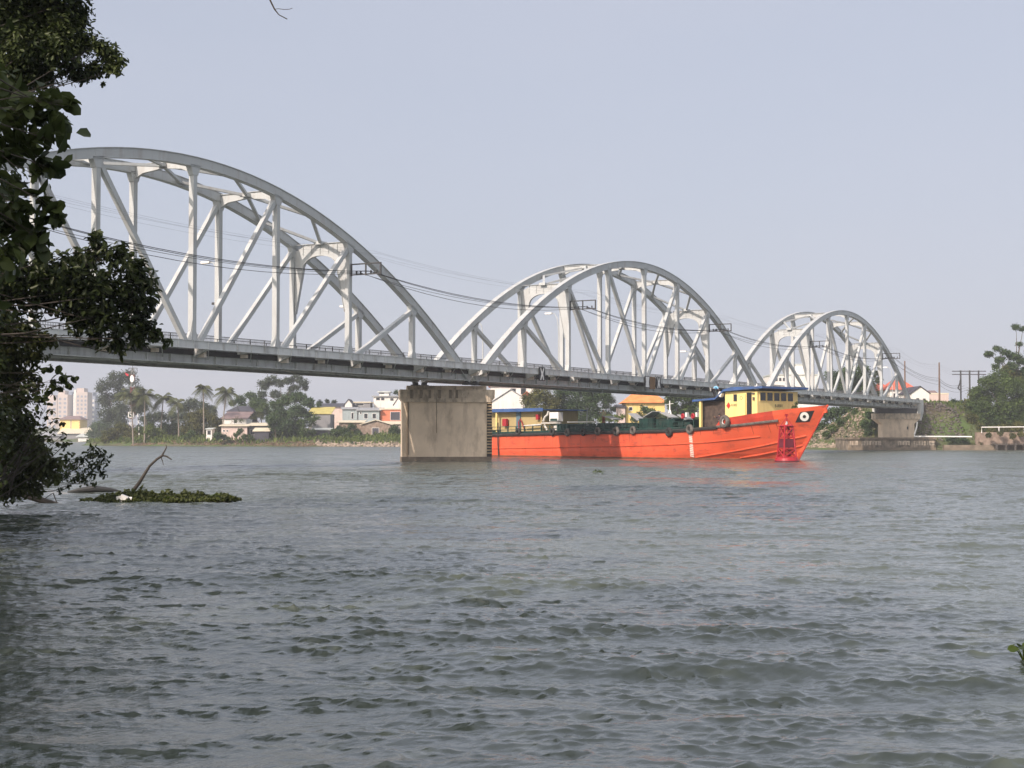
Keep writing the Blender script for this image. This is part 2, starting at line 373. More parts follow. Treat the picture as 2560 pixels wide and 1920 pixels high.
# ------------------------------------------------------------------ ground
def vnoise(x, y, s, seed=0):
    r = np.random.default_rng(seed); v = np.zeros_like(x)
    for k in range(10):
        a = r.uniform(0, 6.28); L = s*r.uniform(0.5, 2.0)
        v += np.sin((x*math.cos(a)+y*math.sin(a))*6.28/L + r.uniform(0, 6.28))
    return v/4.5
BANK = [(-900, 800), (-230, 760), (-196, 740), (-150, 570), (-117, 418), (-85, 385), (-45, 370), (-5, 358), (25, 338), (46, 305), (56, 276), (60, 270), (92, 264), (200, 262), (420, 300), (700, 380)]
def sdist(X, Y, poly):
    D = np.full(X.shape, 1e9)
    for (x0, y0), (x1, y1) in zip(poly[:-1], poly[1:]):
        dx, dy = x1-x0, y1-y0; L2 = dx*dx+dy*dy
        t = np.clip(((X-x0)*dx+(Y-y0)*dy)/L2, 0, 1)
        D = np.minimum(D, np.hypot(X-x0-t*dx, Y-y0-t*dy))
    px = [p[0] for p in poly]
    # inside test: polygon closed far away
    pg = list(poly) + [(3000, 3000), (-3000, 3000)]
    ins = np.zeros(X.shape, bool); j = len(pg)-1
    for i in range(len(pg)):
        xi, yi = pg[i]; xj, yj = pg[j]
        c = ((yi > Y) != (yj > Y)) & (X < (xj-xi)*(Y-yi)/((yj-yi)+1e-12)+xi)
        ins ^= c; j = i
    return np.where(ins, D, -D)
def land_h(X, Y):
    D = sdist(X, Y, BANK)
    z = np.where(D < 0, D*0.35, 0)
    z = z + np.clip(D/3.0, 0, 1)*1.1 + np.clip((D-3)/30, 0, 1)*3.2 + np.clip((D-60)/500, 0, 1)*6
    z += np.clip(D/6, 0, 1)*vnoise(X, Y, 14, 3)*0.35
    # railway embankment behind the bridge end (bridge frame s, y)
    s = X*RT.x + Y*FW.x + CAM.x; y = X*RT.y + Y*FW.y + CAM.y
    off = np.abs(y - 3.0) - 7.0
    top = 8.3 - np.clip(off, 0, None)*0.62 - np.clip(277.0 - s, 0, None)*1.0
    z = np.where(D > 0.5, np.maximum(z, top), z)
    return z
def build_land():
    xs = np.concatenate([np.arange(-900, -160, 20), np.arange(-160, 130, 1.5), np.arange(130, 700, 20)])
    ys = np.concatenate([np.arange(245, 420, 1.5), np.arange(420, 620, 8), np.arange(620, 2400, 40)])
    X, Y = np.meshgrid(xs, ys, indexing='ij'); Z = np.maximum(land_h(X, Y), -2.5)
    V = np.stack([CAM.x+RT.x*X+FW.x*Y, CAM.y+RT.y*X+FW.y*Y, Z], -1).reshape(-1, 3)
    nx, ny = X.shape; i = np.arange(nx-1)[:, None]*ny; j = np.arange(ny-1)[None, :]
    F = np.stack([i+j, i+ny+j, i+ny+j+1, i+j+1], -1).reshape(-1, 4)
    tag(np_obj('far_bank_ground', V, F, EARTH, smooth=True), kind='structure')
    # near bank under the viewpoint and along the left
    NB = [(60, 1.5), (6, 3.2), (-1.5, 3.4), (-5.0, 7), (-9.5, 22), (-13.4, 36), (-16.3, 49), (-24, 56), (-60, 64), (-200, 80)]
    xs = np.arange(-110, 60, 0.8); ys = np.arange(-40, 90, 0.8)
    X, Y = np.meshgrid(xs, ys, indexing='ij')
    D = np.full(X.shape, 1e9)
    for (x0, y0), (x1, y1) in zip(NB[:-1], NB[1:]):
        dx, dy = x1-x0, y1-y0; t = np.clip(((X-x0)*dx+(Y-y0)*dy)/(dx*dx+dy*dy), 0, 1)
        D = np.minimum(D, np.hypot(X-x0-t*dx, Y-y0-t*dy))
    pg = NB + [(-200, -300), (60, -300)]; ins = np.zeros(X.shape, bool); j = len(pg)-1
    for i in range(len(pg)):
        xi, yi = pg[i]; xj, yj = pg[j]
        ins ^= ((yi > Y) != (yj > Y)) & (X < (xj-xi)*(Y-yi)/((yj-yi)+1e-12)+xi); j = i
    D = np.where(ins, D, -D)
    Z = np.where(D < 0, np.maximum(D*0.6, -1.6), np.clip(D, 0, 2)*0.35 + vnoise(X, Y, 4, 9)*0.05*np.clip(D, 0, 1))
    V = np.stack([CAM.x+RT.x*X+FW.x*Y, CAM.y+RT.y*X+FW.y*Y, Z], -1).reshape(-1, 3)
    nx, ny = X.shape; i = np.arange(nx-1)[:, None]*ny; j = np.arange(ny-1)[None, :]
    F = np.stack([i+j, i+ny+j, i+ny+j+1, i+j+1], -1).reshape(-1, 4)
    tag(np_obj('near_bank_ground', V, F, EARTH, smooth=True), kind='structure')
build_land()
def gz(r, Z): return float(land_h(np.array([[float(r)]]), np.array([[float(Z)]]))[0, 0])

# ------------------------------------------------------------------ bridge
S0, PAN, SPW, GAP, TW = 45.4, 9.4, 75.2, 1.085, 5.618
ZB, RISE, ZD = 7.5, 14.15, 8.9           # arch springing, rise, walkway edge top
def az(x): u = (x - SPW/2)/(SPW/2); return ZB + RISE*(1-u*u)
def make_span():
    root = empty('bridge_span', (S0, 0, 0), 0)
    for far in (0, 1):
        y = far*TW; sgn = 1 if far else -1
        # arch rib: web box plus flange lips
        m = MB(); n = 48; pts = [Vector((SPW*i/n, y, az(SPW*i/n))) for i in range(n+1)]
        def sweep(off, w, h, m):
            rows = []
            for i, p in enumerate(pts):
                d = (pts[min(i+1, n)]-pts[max(i-1, 0)]).normalized(); nn = Vector((-d.z, 0, d.x)); c = p + nn*off
                rows.append([c+nn*h/2+Vector((0, -w/2, 0)), c+nn*h/2+Vector((0, w/2, 0)), c-nn*h/2+Vector((0, w/2, 0)), c-nn*h/2+Vector((0, -w/2, 0))])
            vs = [v for r in rows for v in r]; fs = []
            for i in range(n):
                for k in range(4): fs.append((i*4+k, i*4+(k+1) % 4, (i+1)*4+(k+1) % 4, (i+1)*4+k))
            fs += [(3, 2, 1, 0), (n*4, n*4+1, n*4+2, n*4+3)]
            m.add(vs, fs)
        sweep(0, 0.46, 0.62, m); sweep(0.335, 0.60, 0.045, m); sweep(-0.335, 0.56, 0.045, m)
        for i in (6, 18, 30, 42):                                   # bolted splice plates
            p = pts[i]; d = (pts[i+1]-pts[i-1]).normalized()
            m.bar(p - d*0.35 + Vector((0, sgn*0.235, 0)), p + d*0.35 + Vector((0, sgn*0.235, 0)), 0.03, 0.5)
        m.build('arch_rib', STEEL, root)
        for j in range(1, 8):
            x = j*PAN; zt = az(x) - 0.36
            v = MB()
            v.box((x, y, (8.5+zt)/2), (0.34, 0.40, zt-8.5))
            v.box((x-0.18, y, (8.5+zt)/2), (0.02, 0.44, zt-8.5)); v.box((x+0.18, y, (8.5+zt)/2), (0.02, 0.44, zt-8.5))
            # haunched gusset head hanging from the rib
            sl = (az(x+0.5)-az(x-0.5))
            v.prism([(x-0.55, y-0.23, zt+0.12-0.5*sl), (x+0.55, y-0.23, zt+0.12+0.5*sl), (x+0.26, y-0.23, zt-0.6), (x-0.26, y-0.23, zt-0.6)][::-1], (0, 0, 0), (0, 0.46, 0))
            v.prism([(x-0.5, y-0.22, 8.6), (x+0.5, y-0.22, 8.6), (x+0.22, y-0.22, 9.6), (x-0.22, y-0.22, 9.6)], (0, 0, 0), (0, 0.44, 0))
            v.build('vertical', STEEL, root)
        for j in range(1, 8):
            if j == 4: continue
            x0 = (j+1 if j < 4 else j-1)*PAN; x1 = j*PAN
            a = Vector((x0 + (-0.5 if j < 4 else 0.5), y, 8.6)); b = Vector((x1 + (0.3 if j < 4 else -0.3), y, az(x1)-0.7))
            d = MB(); up = Vector((0, 1, 0)).cross(b-a)
            d.bar(a, b, 0.36, 0.36, up); 
            d.build('diagonal', STEEL, root)
        g = MB(); yo = y
        g.b2(-0.1, SPW+0.1, yo-0.02, yo+0.02, 7.45, 8.65)
        g.b2(-0.1, SPW+0.1, yo-0.26, yo+0.26, 7.38, 7.45); g.b2(-0.1, SPW+0.1, yo-0.26, yo+0.26, 8.65, 8.71)
        for k in range(0, 33):
            x = k*SPW/32; g.b2(x-0.015, x+0.015, yo+sgn*0.02, yo+sgn*0.20, 7.45, 8.65)
        g.build('tie_girder', GIRD, root)
        if not far:
            sp = MB(); sp.b2(0, SPW+GAP*0.9, -0.24, -0.03, 7.98, 8.36); sp.build('gap_shade_strip', DARKST, root)  # dark strip standing in for the shade in the gap under the walkway
        wk = MB(); y0 = y + sgn*0.62; y1 = y + sgn*1.45
        wk.b2(0, SPW+GAP*0.93, min(y0, y1), max(y0, y1), 8.78, 8.86)
        wk.b2(0, SPW+GAP*0.93, y1+sgn*0.004, y1+sgn*0.07, 8.33, 8.92)
        wk.b2(0, SPW+GAP*0.93, y1+sgn*0.07, y1+sgn*0.13, 8.33, 8.37); wk.b2(0, SPW+GAP*0.93, y1+sgn*0.07, y1+sgn*0.13, 8.87, 8.91)
        for k in range(0, 49):
            x = 0.2 + k*(SPW-0.4)/48; wk.b2(x-0.02, x+0.02, y1+sgn*0.07, y1+sgn*0.12, 8.37, 8.87)
        wk.build('walkway', GIRD, root)
        for k in range(17):
            x = k*PAN/2; x = min(max(x, 0.3), SPW-0.3)
            h = 0.75 if k % 2 == 0 else 0.4; br = MB()
            br.prism([(x-0.1, y+sgn*0.27, 8.62), (x-0.1, y1, 8.62), (x-0.1, y1, 8.3), (x-0.1, y+sgn*0.27, 8.62-h)][::(-1 if far else 1)], (0, 0, 0), (0.2, 0, 0))
            br.box((x, (y+sgn*0.27+y1)/2, 8.64), (0.34, abs(y1-y)-0.3, 0.05))
            br.bar((x+1.6, y+sgn*0.1, 7.75), (x+0.1, y1-sgn*0.05, 8.3), 0.06, 0.06)
            br.build('bracket', GIRD, root)
            if not far:
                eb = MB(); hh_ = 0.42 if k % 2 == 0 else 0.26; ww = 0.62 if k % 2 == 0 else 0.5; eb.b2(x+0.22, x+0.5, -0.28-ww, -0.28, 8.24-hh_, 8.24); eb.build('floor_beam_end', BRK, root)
        if far:
            rl = MB(); yy = y1
            for k in range(0, 41):
                x = k*SPW/40; rl.b2(x-0.035, x+0.035, yy-0.03, yy+0.03, 8.9, 10.15)
            for z, t in ((10.12, 0.05), (9.55, 0.03), (9.05, 0.03)): rl.b2(0, SPW+GAP, yy-0.02, yy+0.02, z, z+t)
            for k in range(0, 500): x = 0.1 + k*0.15; rl.b2(x-0.014, x+0.014, yy-0.014, yy+0.014, 9.08, 10.12)
            rl.build('railing', RAILM, root)
            sp = MB(); sp.tube([(0, yy+0.02, 9.3), (SPW, yy+0.02, 9.3)], 0.03, 5); sp.build('handrail_pipe', RAILM, root)
        else:
            rl = MB(); yy = y + 0.9
            for k in range(0, 41):
                x = k*SPW/40; rl.b2(x-0.02, x+0.02, yy-0.02, yy+0.02, 8.6, 9.35)
            rl.b2(0, SPW+GAP, yy-0.015, yy+0.015, 9.32, 9.36)
            rl.build('railing', DARKST, root)
    dk = MB(); dk.b2(0, SPW, 0.3, TW-0.3, 8.25, 8.55)
    for yy in (TW/2-0.5, TW/2+0.5): dk.b2(0, SPW, yy-0.035, yy+0.035, 8.55, 8.72, 1)
    dk.build('deck', [DECKM, DARKST], root)
    for j in range(0, 9):
        x = min(max(j*PAN, 0.15), SPW-0.15); f = MB()
        f.b2(x-0.02, x+0.02, 0.03, TW-0.03, 7.6, 8.24); f.b2(x-0.15, x+0.15, 0.03, TW-0.03, 7.55, 7.6)
        f.build('floor_beam', GIRD, root)
    lb = MB()
    for j in range(8):
        a = j*PAN; b = (j+1)*PAN
        lb.bar((a, 0.25, 7.5), (b, TW-0.25, 7.5), 0.16, 0.06); lb.bar((a, TW-0.25, 7.56), (b, 0.25, 7.56), 0.16, 0.06)
    for yy in (1.6, TW-1.6): lb.b2(0, SPW, yy-0.12, yy+0.12, 7.62, 8.2)
    lb.tube([(0, 0.7, 7.42), (SPW*0.25, 0.7, 7.3), (SPW*0.5, 0.7, 7.42), (SPW*0.75, 0.7, 7.3), (SPW, 0.7, 7.42)], 0.06, 6)
    lb.build('bottom_bracing', GIRD, root)
    # portals
    for j in (2, 6):
        x = j*PAN; zt = az(x)-0.05; m = MB(); zl = 8.9 + (zt-8.9)*0.38
        yi0, yi1 = 0.22, TW-0.22; pr = []
        n = 14; hw = (yi1-yi0)/2; yc = TW/2; top_open = zt-0.95
        inner = []
        for k in range(n+1):
            t = math.pi*k/n; inner.append((yc - (hw-0.85)*math.cos(t)*1.0, top_open - 1.25 + 1.25*math.sin(t)**0.8))
        left_leg = [(yi0+0.08, zl)]; right_leg = [(yi1-0.08, zl)]
        outer = [(yi0, zl), (yi0, zt), (yi1, zt), (yi1, zl)]
        th = 0.10
        # legs and beam as strips between the inner curve and the outline
        def strip(A, B):
            for (a0, a1), (b0, b1) in zip(zip(A[:-1], A[1:]), zip(B[:-1], B[1:])):
                q = [(x-th/2, a0[0], a0[1]), (x-th/2, a1[0], a1[1]), (x-th/2, b1[0], b1[1]), (x-th/2, b0[0], b0[1])]
                m.prism(q[::-1], (0, 0, 0), (th, 0, 0))
        inn = [(yi0+0.10, zl)] + inner + [(yi1-0.10, zl)]
        out = []
        for k, (yy, zz) in enumerate(inn):
            if k <= 3: out.append((yi0, zl if k == 0 else (zz+ (zt-zz)*(k-1)/3*1.0 if k > 1 else zz)))
            elif k >= len(inn)-4: kk = len(inn)-1-k; out.append((yi1, zl if kk == 0 else (zz+(zt-zz)*(kk-1)/3 if kk > 1 else zz)))
            else: out.append((yy, zt))
        out[4] = (yi0+0.001, zt) if out[4][1] == zt else out[4]
        strip(inn, out)
        # flange along the opening and the top
        for a, b in zip(inn[:-1], inn[1:]): m.bar((x, a[0], a[1]), (x, b[0], b[1]), 0.30, 0.03, (0, 0, 1) if abs(a[0]-b[0]) > abs(a[1]-b[1]) else (0, 1, 0))
        m.b2(x-0.17, x+0.17, yi0, yi1, zt, zt+0.04)
        for k in range(1, 6):
            yy = yi0 + (yi1-yi0)*k/6; m.b2(x-0.12, x+0.12, yy-0.012, yy+0.012, zt-0.85, zt)
        m.build('portal_frame', STEEL, root)
        # outrigger carrying the cables
        c = MB(); zc = 15.35
        for z in (zc, zc+0.85): c.b2(x-0.05, x+0.05, -3.15, -0.24, z-0.05, z+0.05)
        for yy in (-3.15, -1.7, -0.3): c.b2(x-0.05, x+0.05, yy-0.05, yy+0.05, zc-0.1, zc+0.9)
        for yy in (-2.75, -2.2, -1.2, -0.8): c.lathe((x, yy, zc+0.05), [(0.05, 0), (0.09, 0.06), (0.05, 0.12), (0.09, 0.18), (0.04, 0.26)], 8)
        c.build('cable_outrigger', DARKST, root)
    for j in (3, 4, 5):
        x = j*PAN; z = az(x); m = MB(); zt = z+0.22
        A = [(0.22, zt-0.95), (1.0, zt-0.62), (TW/2, zt-0.45), (TW-1.0, zt-0.62), (TW-0.22, zt-0.95)]
        for a, b in zip(A[:-1], A[1:]):
            m.prism([(x-0.03, a[0], a[1]), (x-0.03, b[0], b[1]), (x-0.03, b[0], zt), (x-0.03, a[0], zt)][::-1], (0, 0, 0), (0.06, 0, 0))
            m.bar((x, a[0], a[1]), (x, b[0], b[1]), 0.26, 0.03)
        m.b2(x-0.14, x+0.14, 0.22, TW-0.22, zt, zt+0.035)
        m.build('top_strut', STEEL, root)
    for j in range(2, 7):
        x = j*PAN; m = MB(); c0 = Vector((x, TW/2, az(x)-0.02))
        for sx in (-1, 1):
            if (j == 2 and sx < 0) or (j == 6 and sx > 0): continue
            for yy in (0.24, TW-0.24):
                m.bar(c0, (x+sx*PAN/2, yy, az(x+sx*PAN/2)-0.1), 0.24, 0.20)
        m.box((x, TW/2, az(x)), (0.9, 0.7, 0.26))
        m.build('top_bracing', STEEL, root)
    return root
span = make_span()
SPL = ['nearest and longest looking white steel arch span, left of the concrete river pier',
       'middle white steel arch span crossing over the orange barge',
       'farthest white steel arch span landing on the right bank']
for i in range(3):
    o = span if i == 0 else copy_tree(span)
    o.location = (S0 + i*(SPW+GAP), 0, 0); tag(o, SPL[i], 'bridge', 'white arch spans of the railway bridge')

# river piers
PIL = ['stained concrete river pier in open water between the first and second arch',
       'concrete river pier standing behind the orange barge under the third arch']
def make_pier():
    root = empty('river_pier', (0, 0, 0))
    W, T = 8.25, 3.0
    b = MB(); b.b2(-W/2+0.6, W/2-0.15, -T/2, T/2, -1.5, 5.65)
    b.b2(-W/2+0.02, -W/2+0.5, -T/2+0.25, T/2-0.25, -1.5, 5.65); b.b2(W/2-0.148, W/2-0.02, -T/2+0.12, T/2-0.12, -1.5, 5.65)
    b.b2(-W/2+0.5, -W/2+0.6, -T/2+0.35, T/2-0.35, -1.5, 5.6)
    b.build('shaft', CONC, root)
    k = MB(); k.b2(-W/2-0.03, W/2+0.02, -T/2-0.06, T/2+0.06, -1.6, 0.42)
    k.build('tide_band', CONCD, root)
    c = MB(); w2 = W/2
    pr = [(-w2+0.1, 5.45), (w2-0.05, 5.45), (w2+0.28, 5.85), (w2+0.30, 6.6), (-w2-0.18, 6.6), (-w2-0.16, 5.85)]
    c.prism([(x, -T/2-0.22, z) for x, z in pr], (0, 0, 0), (0, T+0.44, 0))
    for x in (-3.3, -2.4, -1.6, -0.7, 0.3, 0.9): c.b2(x-0.12, x+0.12, -T/2-0.27, -T/2-0.18, 5.8, 6.55, 1)
    c.build('cap', [CONCB, CONCD], root)
    f = MB()
    for i in range(20): z = 0.7 + i*0.27; f.b2(w2-0.42, w2+0.06, -T/2-0.16, -T/2-0.04, z, z+0.12)
    f.b2(w2-0.42, w2+0.04, -T/2-0.035, -T/2-0.003, 0.3, 6.1, 1)
    f.build('ladder', [mat('tan fender strips', (0.34, 0.26, 0.16), 0.8, 0.3, 4), BLACKP], root)
    g = MB()
    g.b2(-w2+0.5, w2-0.4, -0.9, 0.9, 6.6, 6.98)
    g.build('bearing_shelf', CONCB, root)
    h = MB(); h.tube([(-w2+0.58, -T/2-0.05, 0.6), (-w2+0.56, -T/2-0.06, 5.4)], 0.05, 6); h.build('drain_pipe', CONCD, root)
    h = MB(); h.tube([(-0.95, -T/2-0.02, 2.6), (-0.97, -T/2-0.02, 6.2)], 0.028, 6)
    h.build('drain_pipe', CONCD, root)
    return root
pier = make_pier()
def pier_at(s):
    r = RT.x*s - (-CAM.y)*(-RT.y); Z = FW.x*s + FW.y*72.75
    return r, Z
for i, s in enumerate((S0+SPW+GAP/2, S0+2*SPW+GAP*1.5)):
    o = pier if i == 0 else copy_tree(pier)
    p = Vector((s, 0, 0)) + Vector((0, TW/2, 0))
    if i == 0: p = G(rr(1114, 143.2), 143.2, 0)
    o.location = p; o.rotation_euler = (0, 0, -YAW + math.radians(7))
    tag(o, PIL[i], 'bridge pier', 'concrete piers of the railway bridge')
    for q in range(4):                                               # steel bearings belong to the spans
        pass
    bb = MB()
    for ds in (-0.75, 0.75):
        for yy in (0, TW):
            bb.b2(s+ds-0.35, s+ds+0.35, yy-0.3, yy+0.3, 6.99, 7.12); bb.lathe((s+ds, yy, 7.12), [(0.28, 0), (0.28, 0.15), (0.2, 0.26)], 12)
    ob = bb.build('bridge_bearings', DARKST)
    tag(ob, ['dark steel bearings between the deck and the pier in open water', 'dark steel bearings between the deck and the pier behind the barge'][i], 'bearing', 'steel bearings under the deck joints')

# landward pier with its flared head and quay
SE = S0 + 3*SPW + 2*GAP - 1.0
rE, ZE = rr(2240, 271), 271.0
root = empty('landward_pier', G(rE, ZE, 0), -YAW + math.radians(4), 'pale flared concrete pier on the quay under the bridge end', 'bridge pier')
m = MB(); w = 2.85
m.prism([(-w, -1.3, 2.2), (w, -1.3, 2.2), (w, -1.3, 4.6), (w+0.95, -1.3, 5.4), (-w-1.1, -1.3, 5.4), (-w, -1.3, 4.5)], (0, 0, 0), (0, 2.6, 0))
m.build('column', CONC, root)
m = MB(); m.b2(-w-1.15, w+1.0, -1.5, 1.5, 5.4, 6.4); m.build('cap', CONCB, root)
m = MB(); m.b2(-w-0.6, w+0.6, -1.0, 1.0, 6.4, 7.3); m.build('bearing_shelf', DARKST, root)
m = MB(); m.b2(1.5, 1.75, -1.33, -1.3, 3.6, 4.1); m.build('hatch', BLACKP, root)
root = empty('bridge_abutment', (SE+1.6, 0, 0), 0, 'grey abutment wall closing the far end of the bridge', 'abutment')
m = MB(); m.b2(0.0, 1.6, -1.6, TW+1.6, 4.0, 8.3); m.b2(-0.2, 1.6, -1.62, -1.0, 6.4, 8.85); m.build('abutment_wall', GIRD, root)
root = empty('stone_quay', G(rr(2228, 267), 267.0, 0), -YAW + math.radians(2), 'low stained masonry quay wall under the landward pier', 'quay wall')
m = MB(); m.b2(-7.6, 7.7, 0, 9, -1.5, 2.15); m.b2(-7.8, 7.9, -0.25, 9, 1.85, 2.2, 1)
m.b2(-7.65, 7.75, -0.12, 0, -1.5, 0.45, 1)
for k, (a, b_) in enumerate(((-7.3, -5.9), (-5.2, -1.8), (1.1, 3.2), (3.9, 6.0), (6.2, 7.5))):
    m.b2(a, b_, -0.03, 0.0, 0.85, 1.6, 2)
    for q in range(int((b_-a)/0.5)): x = a + 0.25 + q*0.5; m.b2(x-0.05-0.05*random.random(), x+0.06, -0.035, -0.031, 0.85, 1.35+0.3*random.random(), 1)
m.build('wall', [mat('grimy quay masonry', (0.27, 0.225, 0.17), 0.9, 0.4, 0.8, dirt=(0.07, 0.06, 0.045), dscale=0.9, damt=0.9, streak=(1.2, 1.2, 0.6), dlow=0.42, dhigh=0.6), CONCD, mat('washed pale plaster', (0.50, 0.42, 0.33), 0.9, 0.4, 1.5, dirt=(0.15, 0.1, 0.07), damt=0.9)], root)
root = empty('white_pipe', G(rr(2280, 266), 266, 0), -YAW, 'white drainage pipe running down and along the quay top', 'pipe')
m = MB(); m.tube([(rr(2293, 266)-rr(2280, 266), 0, 4.9), (rr(2291, 266)-rr(2280, 266), 0, 4.0), (0.3, -0.3, 2.7), (0.25, -0.3, 2.36), (6.0, -0.3, 2.34), (10.2, -0.3, 2.3)], 0.13, 8)
m.build('pipe_run', WHITE, root)

# lamps on the far walkway
LAMPS = [(93.8+0.5, 16.1, 'street lamp seen through the nearest arch beside its middle hangers'), (112.6+0.5, 14.0, 'street lamp just behind the right portal of the nearest arch'),
         (135.0+0.5, 14.1, 'street lamp in the gap between the first and second arch'), (151.7+0.5, 16.1, 'street lamp inside the left half of the middle arch'),
         (190.5, 13.7, 'street lamp inside the right half of the middle arch'), (287.0, 15.4, 'street lamp past the right end of the farthest arch')]
proto = None
for s, zh, lb in LAMPS:
    root = empty('street_lamp', (s, 7.25, 8.6), 0, lb, 'street lamp', 'street lamps along the bridge walkway')
    h = zh-8.6; m = MB()
    m.tube([(0, 0, 0), (0, 0, h*0.75), (0, 0.15, h*0.92), (0, 0.5, h-0.05), (0, 0.9, h)], [0.075, 0.06, 0.05, 0.04, 0.035], 7); m.build('lamp_post', STEEL, root)
    m = MB(); m.box((0, 1.25, h+0.02), (0.34, 0.85, 0.16)); m.box((0, 1.3, h-0.07), (0.26, 0.6, 0.06)); m.build('lamp_head', WHITE, root)
    if lb.startswith('street lamp seen through'):
        m = MB(); m.box((0.0, 0.3, h*0.56), (0.2, 0.55, 0.18)); m.tube([(0, 0, h*0.55), (0, 0.25, h*0.56)], 0.03, 5); m.build('camera_unit', DARKST, root)

# overhead cables
sup = []
for i in range(-1, 3):
    for j in (2, 6): sup.append(S0 + i*(SPW+GAP) + j*PAN)
def cable(label, y, z, sag, rad, mt, tail):
    pts = []
    for a, b in zip(sup[:-1], sup[1:]):
        for k in range(12):
            t = k/12; pts.append(Vector((a+(b-a)*t, y, z - 4*sag*t*(1-t))))
    last = Vector((sup[-1], y, z)); pts.append(last)
    for q in tail:
        for k in range(1, 13):
            t = k/12; p = last.lerp(q, t); p.z -= 4*0.9*t*(1-t); pts.append(p)
        last = q
    m = MB(); m.tube([p - pts[0] for p in pts], rad, 5)
    o = m.build('overhead_cable', mt); o.location = pts[0]
    tag(o, label, 'cable', 'overhead cables strung along the bridge')
HP = G(rr(2405, 300), 300, 0); P1 = G(rr(2349, 285), 285, 0)
for k, (y, z, sag, rad, mt, lb, zt) in enumerate([
    (-2.2, 15.55, 0.9, 0.026, WIRE, 'outermost thick dark cable on the outrigger frames', 13.2), (-1.95, 15.6, 1.0, 0.024, WIRE, 'thick dark cable second from the outer end of the frames', 12.8),
    (-1.3, 15.45, 1.2, 0.022, WIRE, 'lowest sagging dark cable beside the middle frame post', 12.0), (-1.0, 15.5, 0.85, 0.018, WIRE, 'dark cable nearest the hangers on the frames', 12.6),
    (-3.1, 16.9, 0.6, 0.006, WIREG, 'faint wire highest and farthest out above the frames', 15.3), (-2.4, 17.2, 0.6, 0.006, WIREG, 'faint topmost wire above the frames', 15.6),
    (-1.4, 17.0, 0.7, 0.006, WIREG, 'faint wire over the middle frame posts', 14.9), (-0.6, 17.3, 0.5, 0.006, WIREG, 'faint wire closest to the arch above the frames', 15.8)]):
    q1 = Vector((P1.x, P1.y+0.1, zt)); q2 = Vector((HP.x, HP.y, zt-0.5)) + Vector((RT.x, RT.y, 0))*(k*0.5)
    cable(lb, y, z, sag, rad, mt, [q1, q2])

# navigation boards on the walkway edge
def board(px, Z, label, kind):
    r = rr(px, Z); 
    # meet the walkway edge plane y=-1.6
    k = (px-1280)/FPX; s = (72.75-1.6)*(RT.y*-1 + k*FW.y)/(RT.x - k*FW.x)
    root = empty('navigation_sign', (s, -1.62, 0), 0, label, 'sign', 'navigation boards on the bridge edge')
    if kind == 'post':
        m = MB(); m.b2(-0.75, 0.75, -0.06, 0, 7.6, 8.98); m.build('board', BROWNW, root); return
    m = MB(); m.b2(-0.62, 0.62, -0.06, 0, 7.7, 9.02); m.build('board', BLACKP, root)
    m = MB(); y = -0.07
    if kind == 'x':
        pl = [(-0.4, 8.95), (-0.25, 8.95), (0, 8.55), (0.25, 8.95), (0.4, 8.95), (0.18, 8.38), (0.4, 7.78), (0.2, 7.78), (0, 8.2), (-0.2, 7.78), (-0.4, 7.78), (-0.18, 8.38)]
    else:
        pl = [(-0.5, 8.95), (0.5, 8.95), (0.36, 8.38), (0.5, 7.78), (-0.5, 7.78), (-0.36, 8.38)]
    m.prism([(x, y, z) for x, z in pl], (0, 0, 0), (0, -0.01, 0)); m.build('mark', WHITE, root)
board(1353.5, 150, 'black board with a white hourglass mark, nearest the river pier', 'x')
board(1617, 175, 'white waisted board just left of the brown panel', 'i')
board(1630, 176, 'plain brown panel between two navigation boards', 'post')
board(1645.5, 177, 'black and white board just right of the brown panel', 'x')

# ------------------------------------------------------------------ foliage tools
def rand_dirs(n):
    v = RNG.normal(size=(n, 3)); return v/np.linalg.norm(v, axis=1, keepdims=True)
def leaf_arrays(cent, nrm, dirv, L, Wd, fold=0.12):
    n = len(cent)
    nrm = nrm/np.linalg.norm(nrm, axis=1, keepdims=True)
    dirv = dirv - nrm*np.sum(dirv*nrm, 1, keepdims=True)
    dirv /= (np.linalg.norm(dirv, axis=1, keepdims=True)+1e-9)
    side = np.cross(nrm, dirv); L = L[:, None]; Wd = Wd[:, None]
    base = cent - dirv*L*0.5; tip = cent + dirv*L*0.5 - nrm*L*0.10
    l1 = cent - dirv*L*0.18 + side*Wd*0.42 + nrm*Wd*fold; l2 = cent + dirv*L*0.22 + side*Wd*0.46 + nrm*Wd*fold
    r1 = cent - dirv*L*0.18 - side*Wd*0.42 + nrm*Wd*fold; r2 = cent + dirv*L*0.22 - side*Wd*0.46 + nrm*Wd*fold
    V = np.stack([base, l1, l2, tip, r2, r1], 1).reshape(-1, 3)
    i = np.arange(n)[:, None]*6
    F = np.concatenate([i+np.array([[0, 3, 2, 1]]), i+np.array([[0, 5, 4, 3]])], 0)
    return V, F
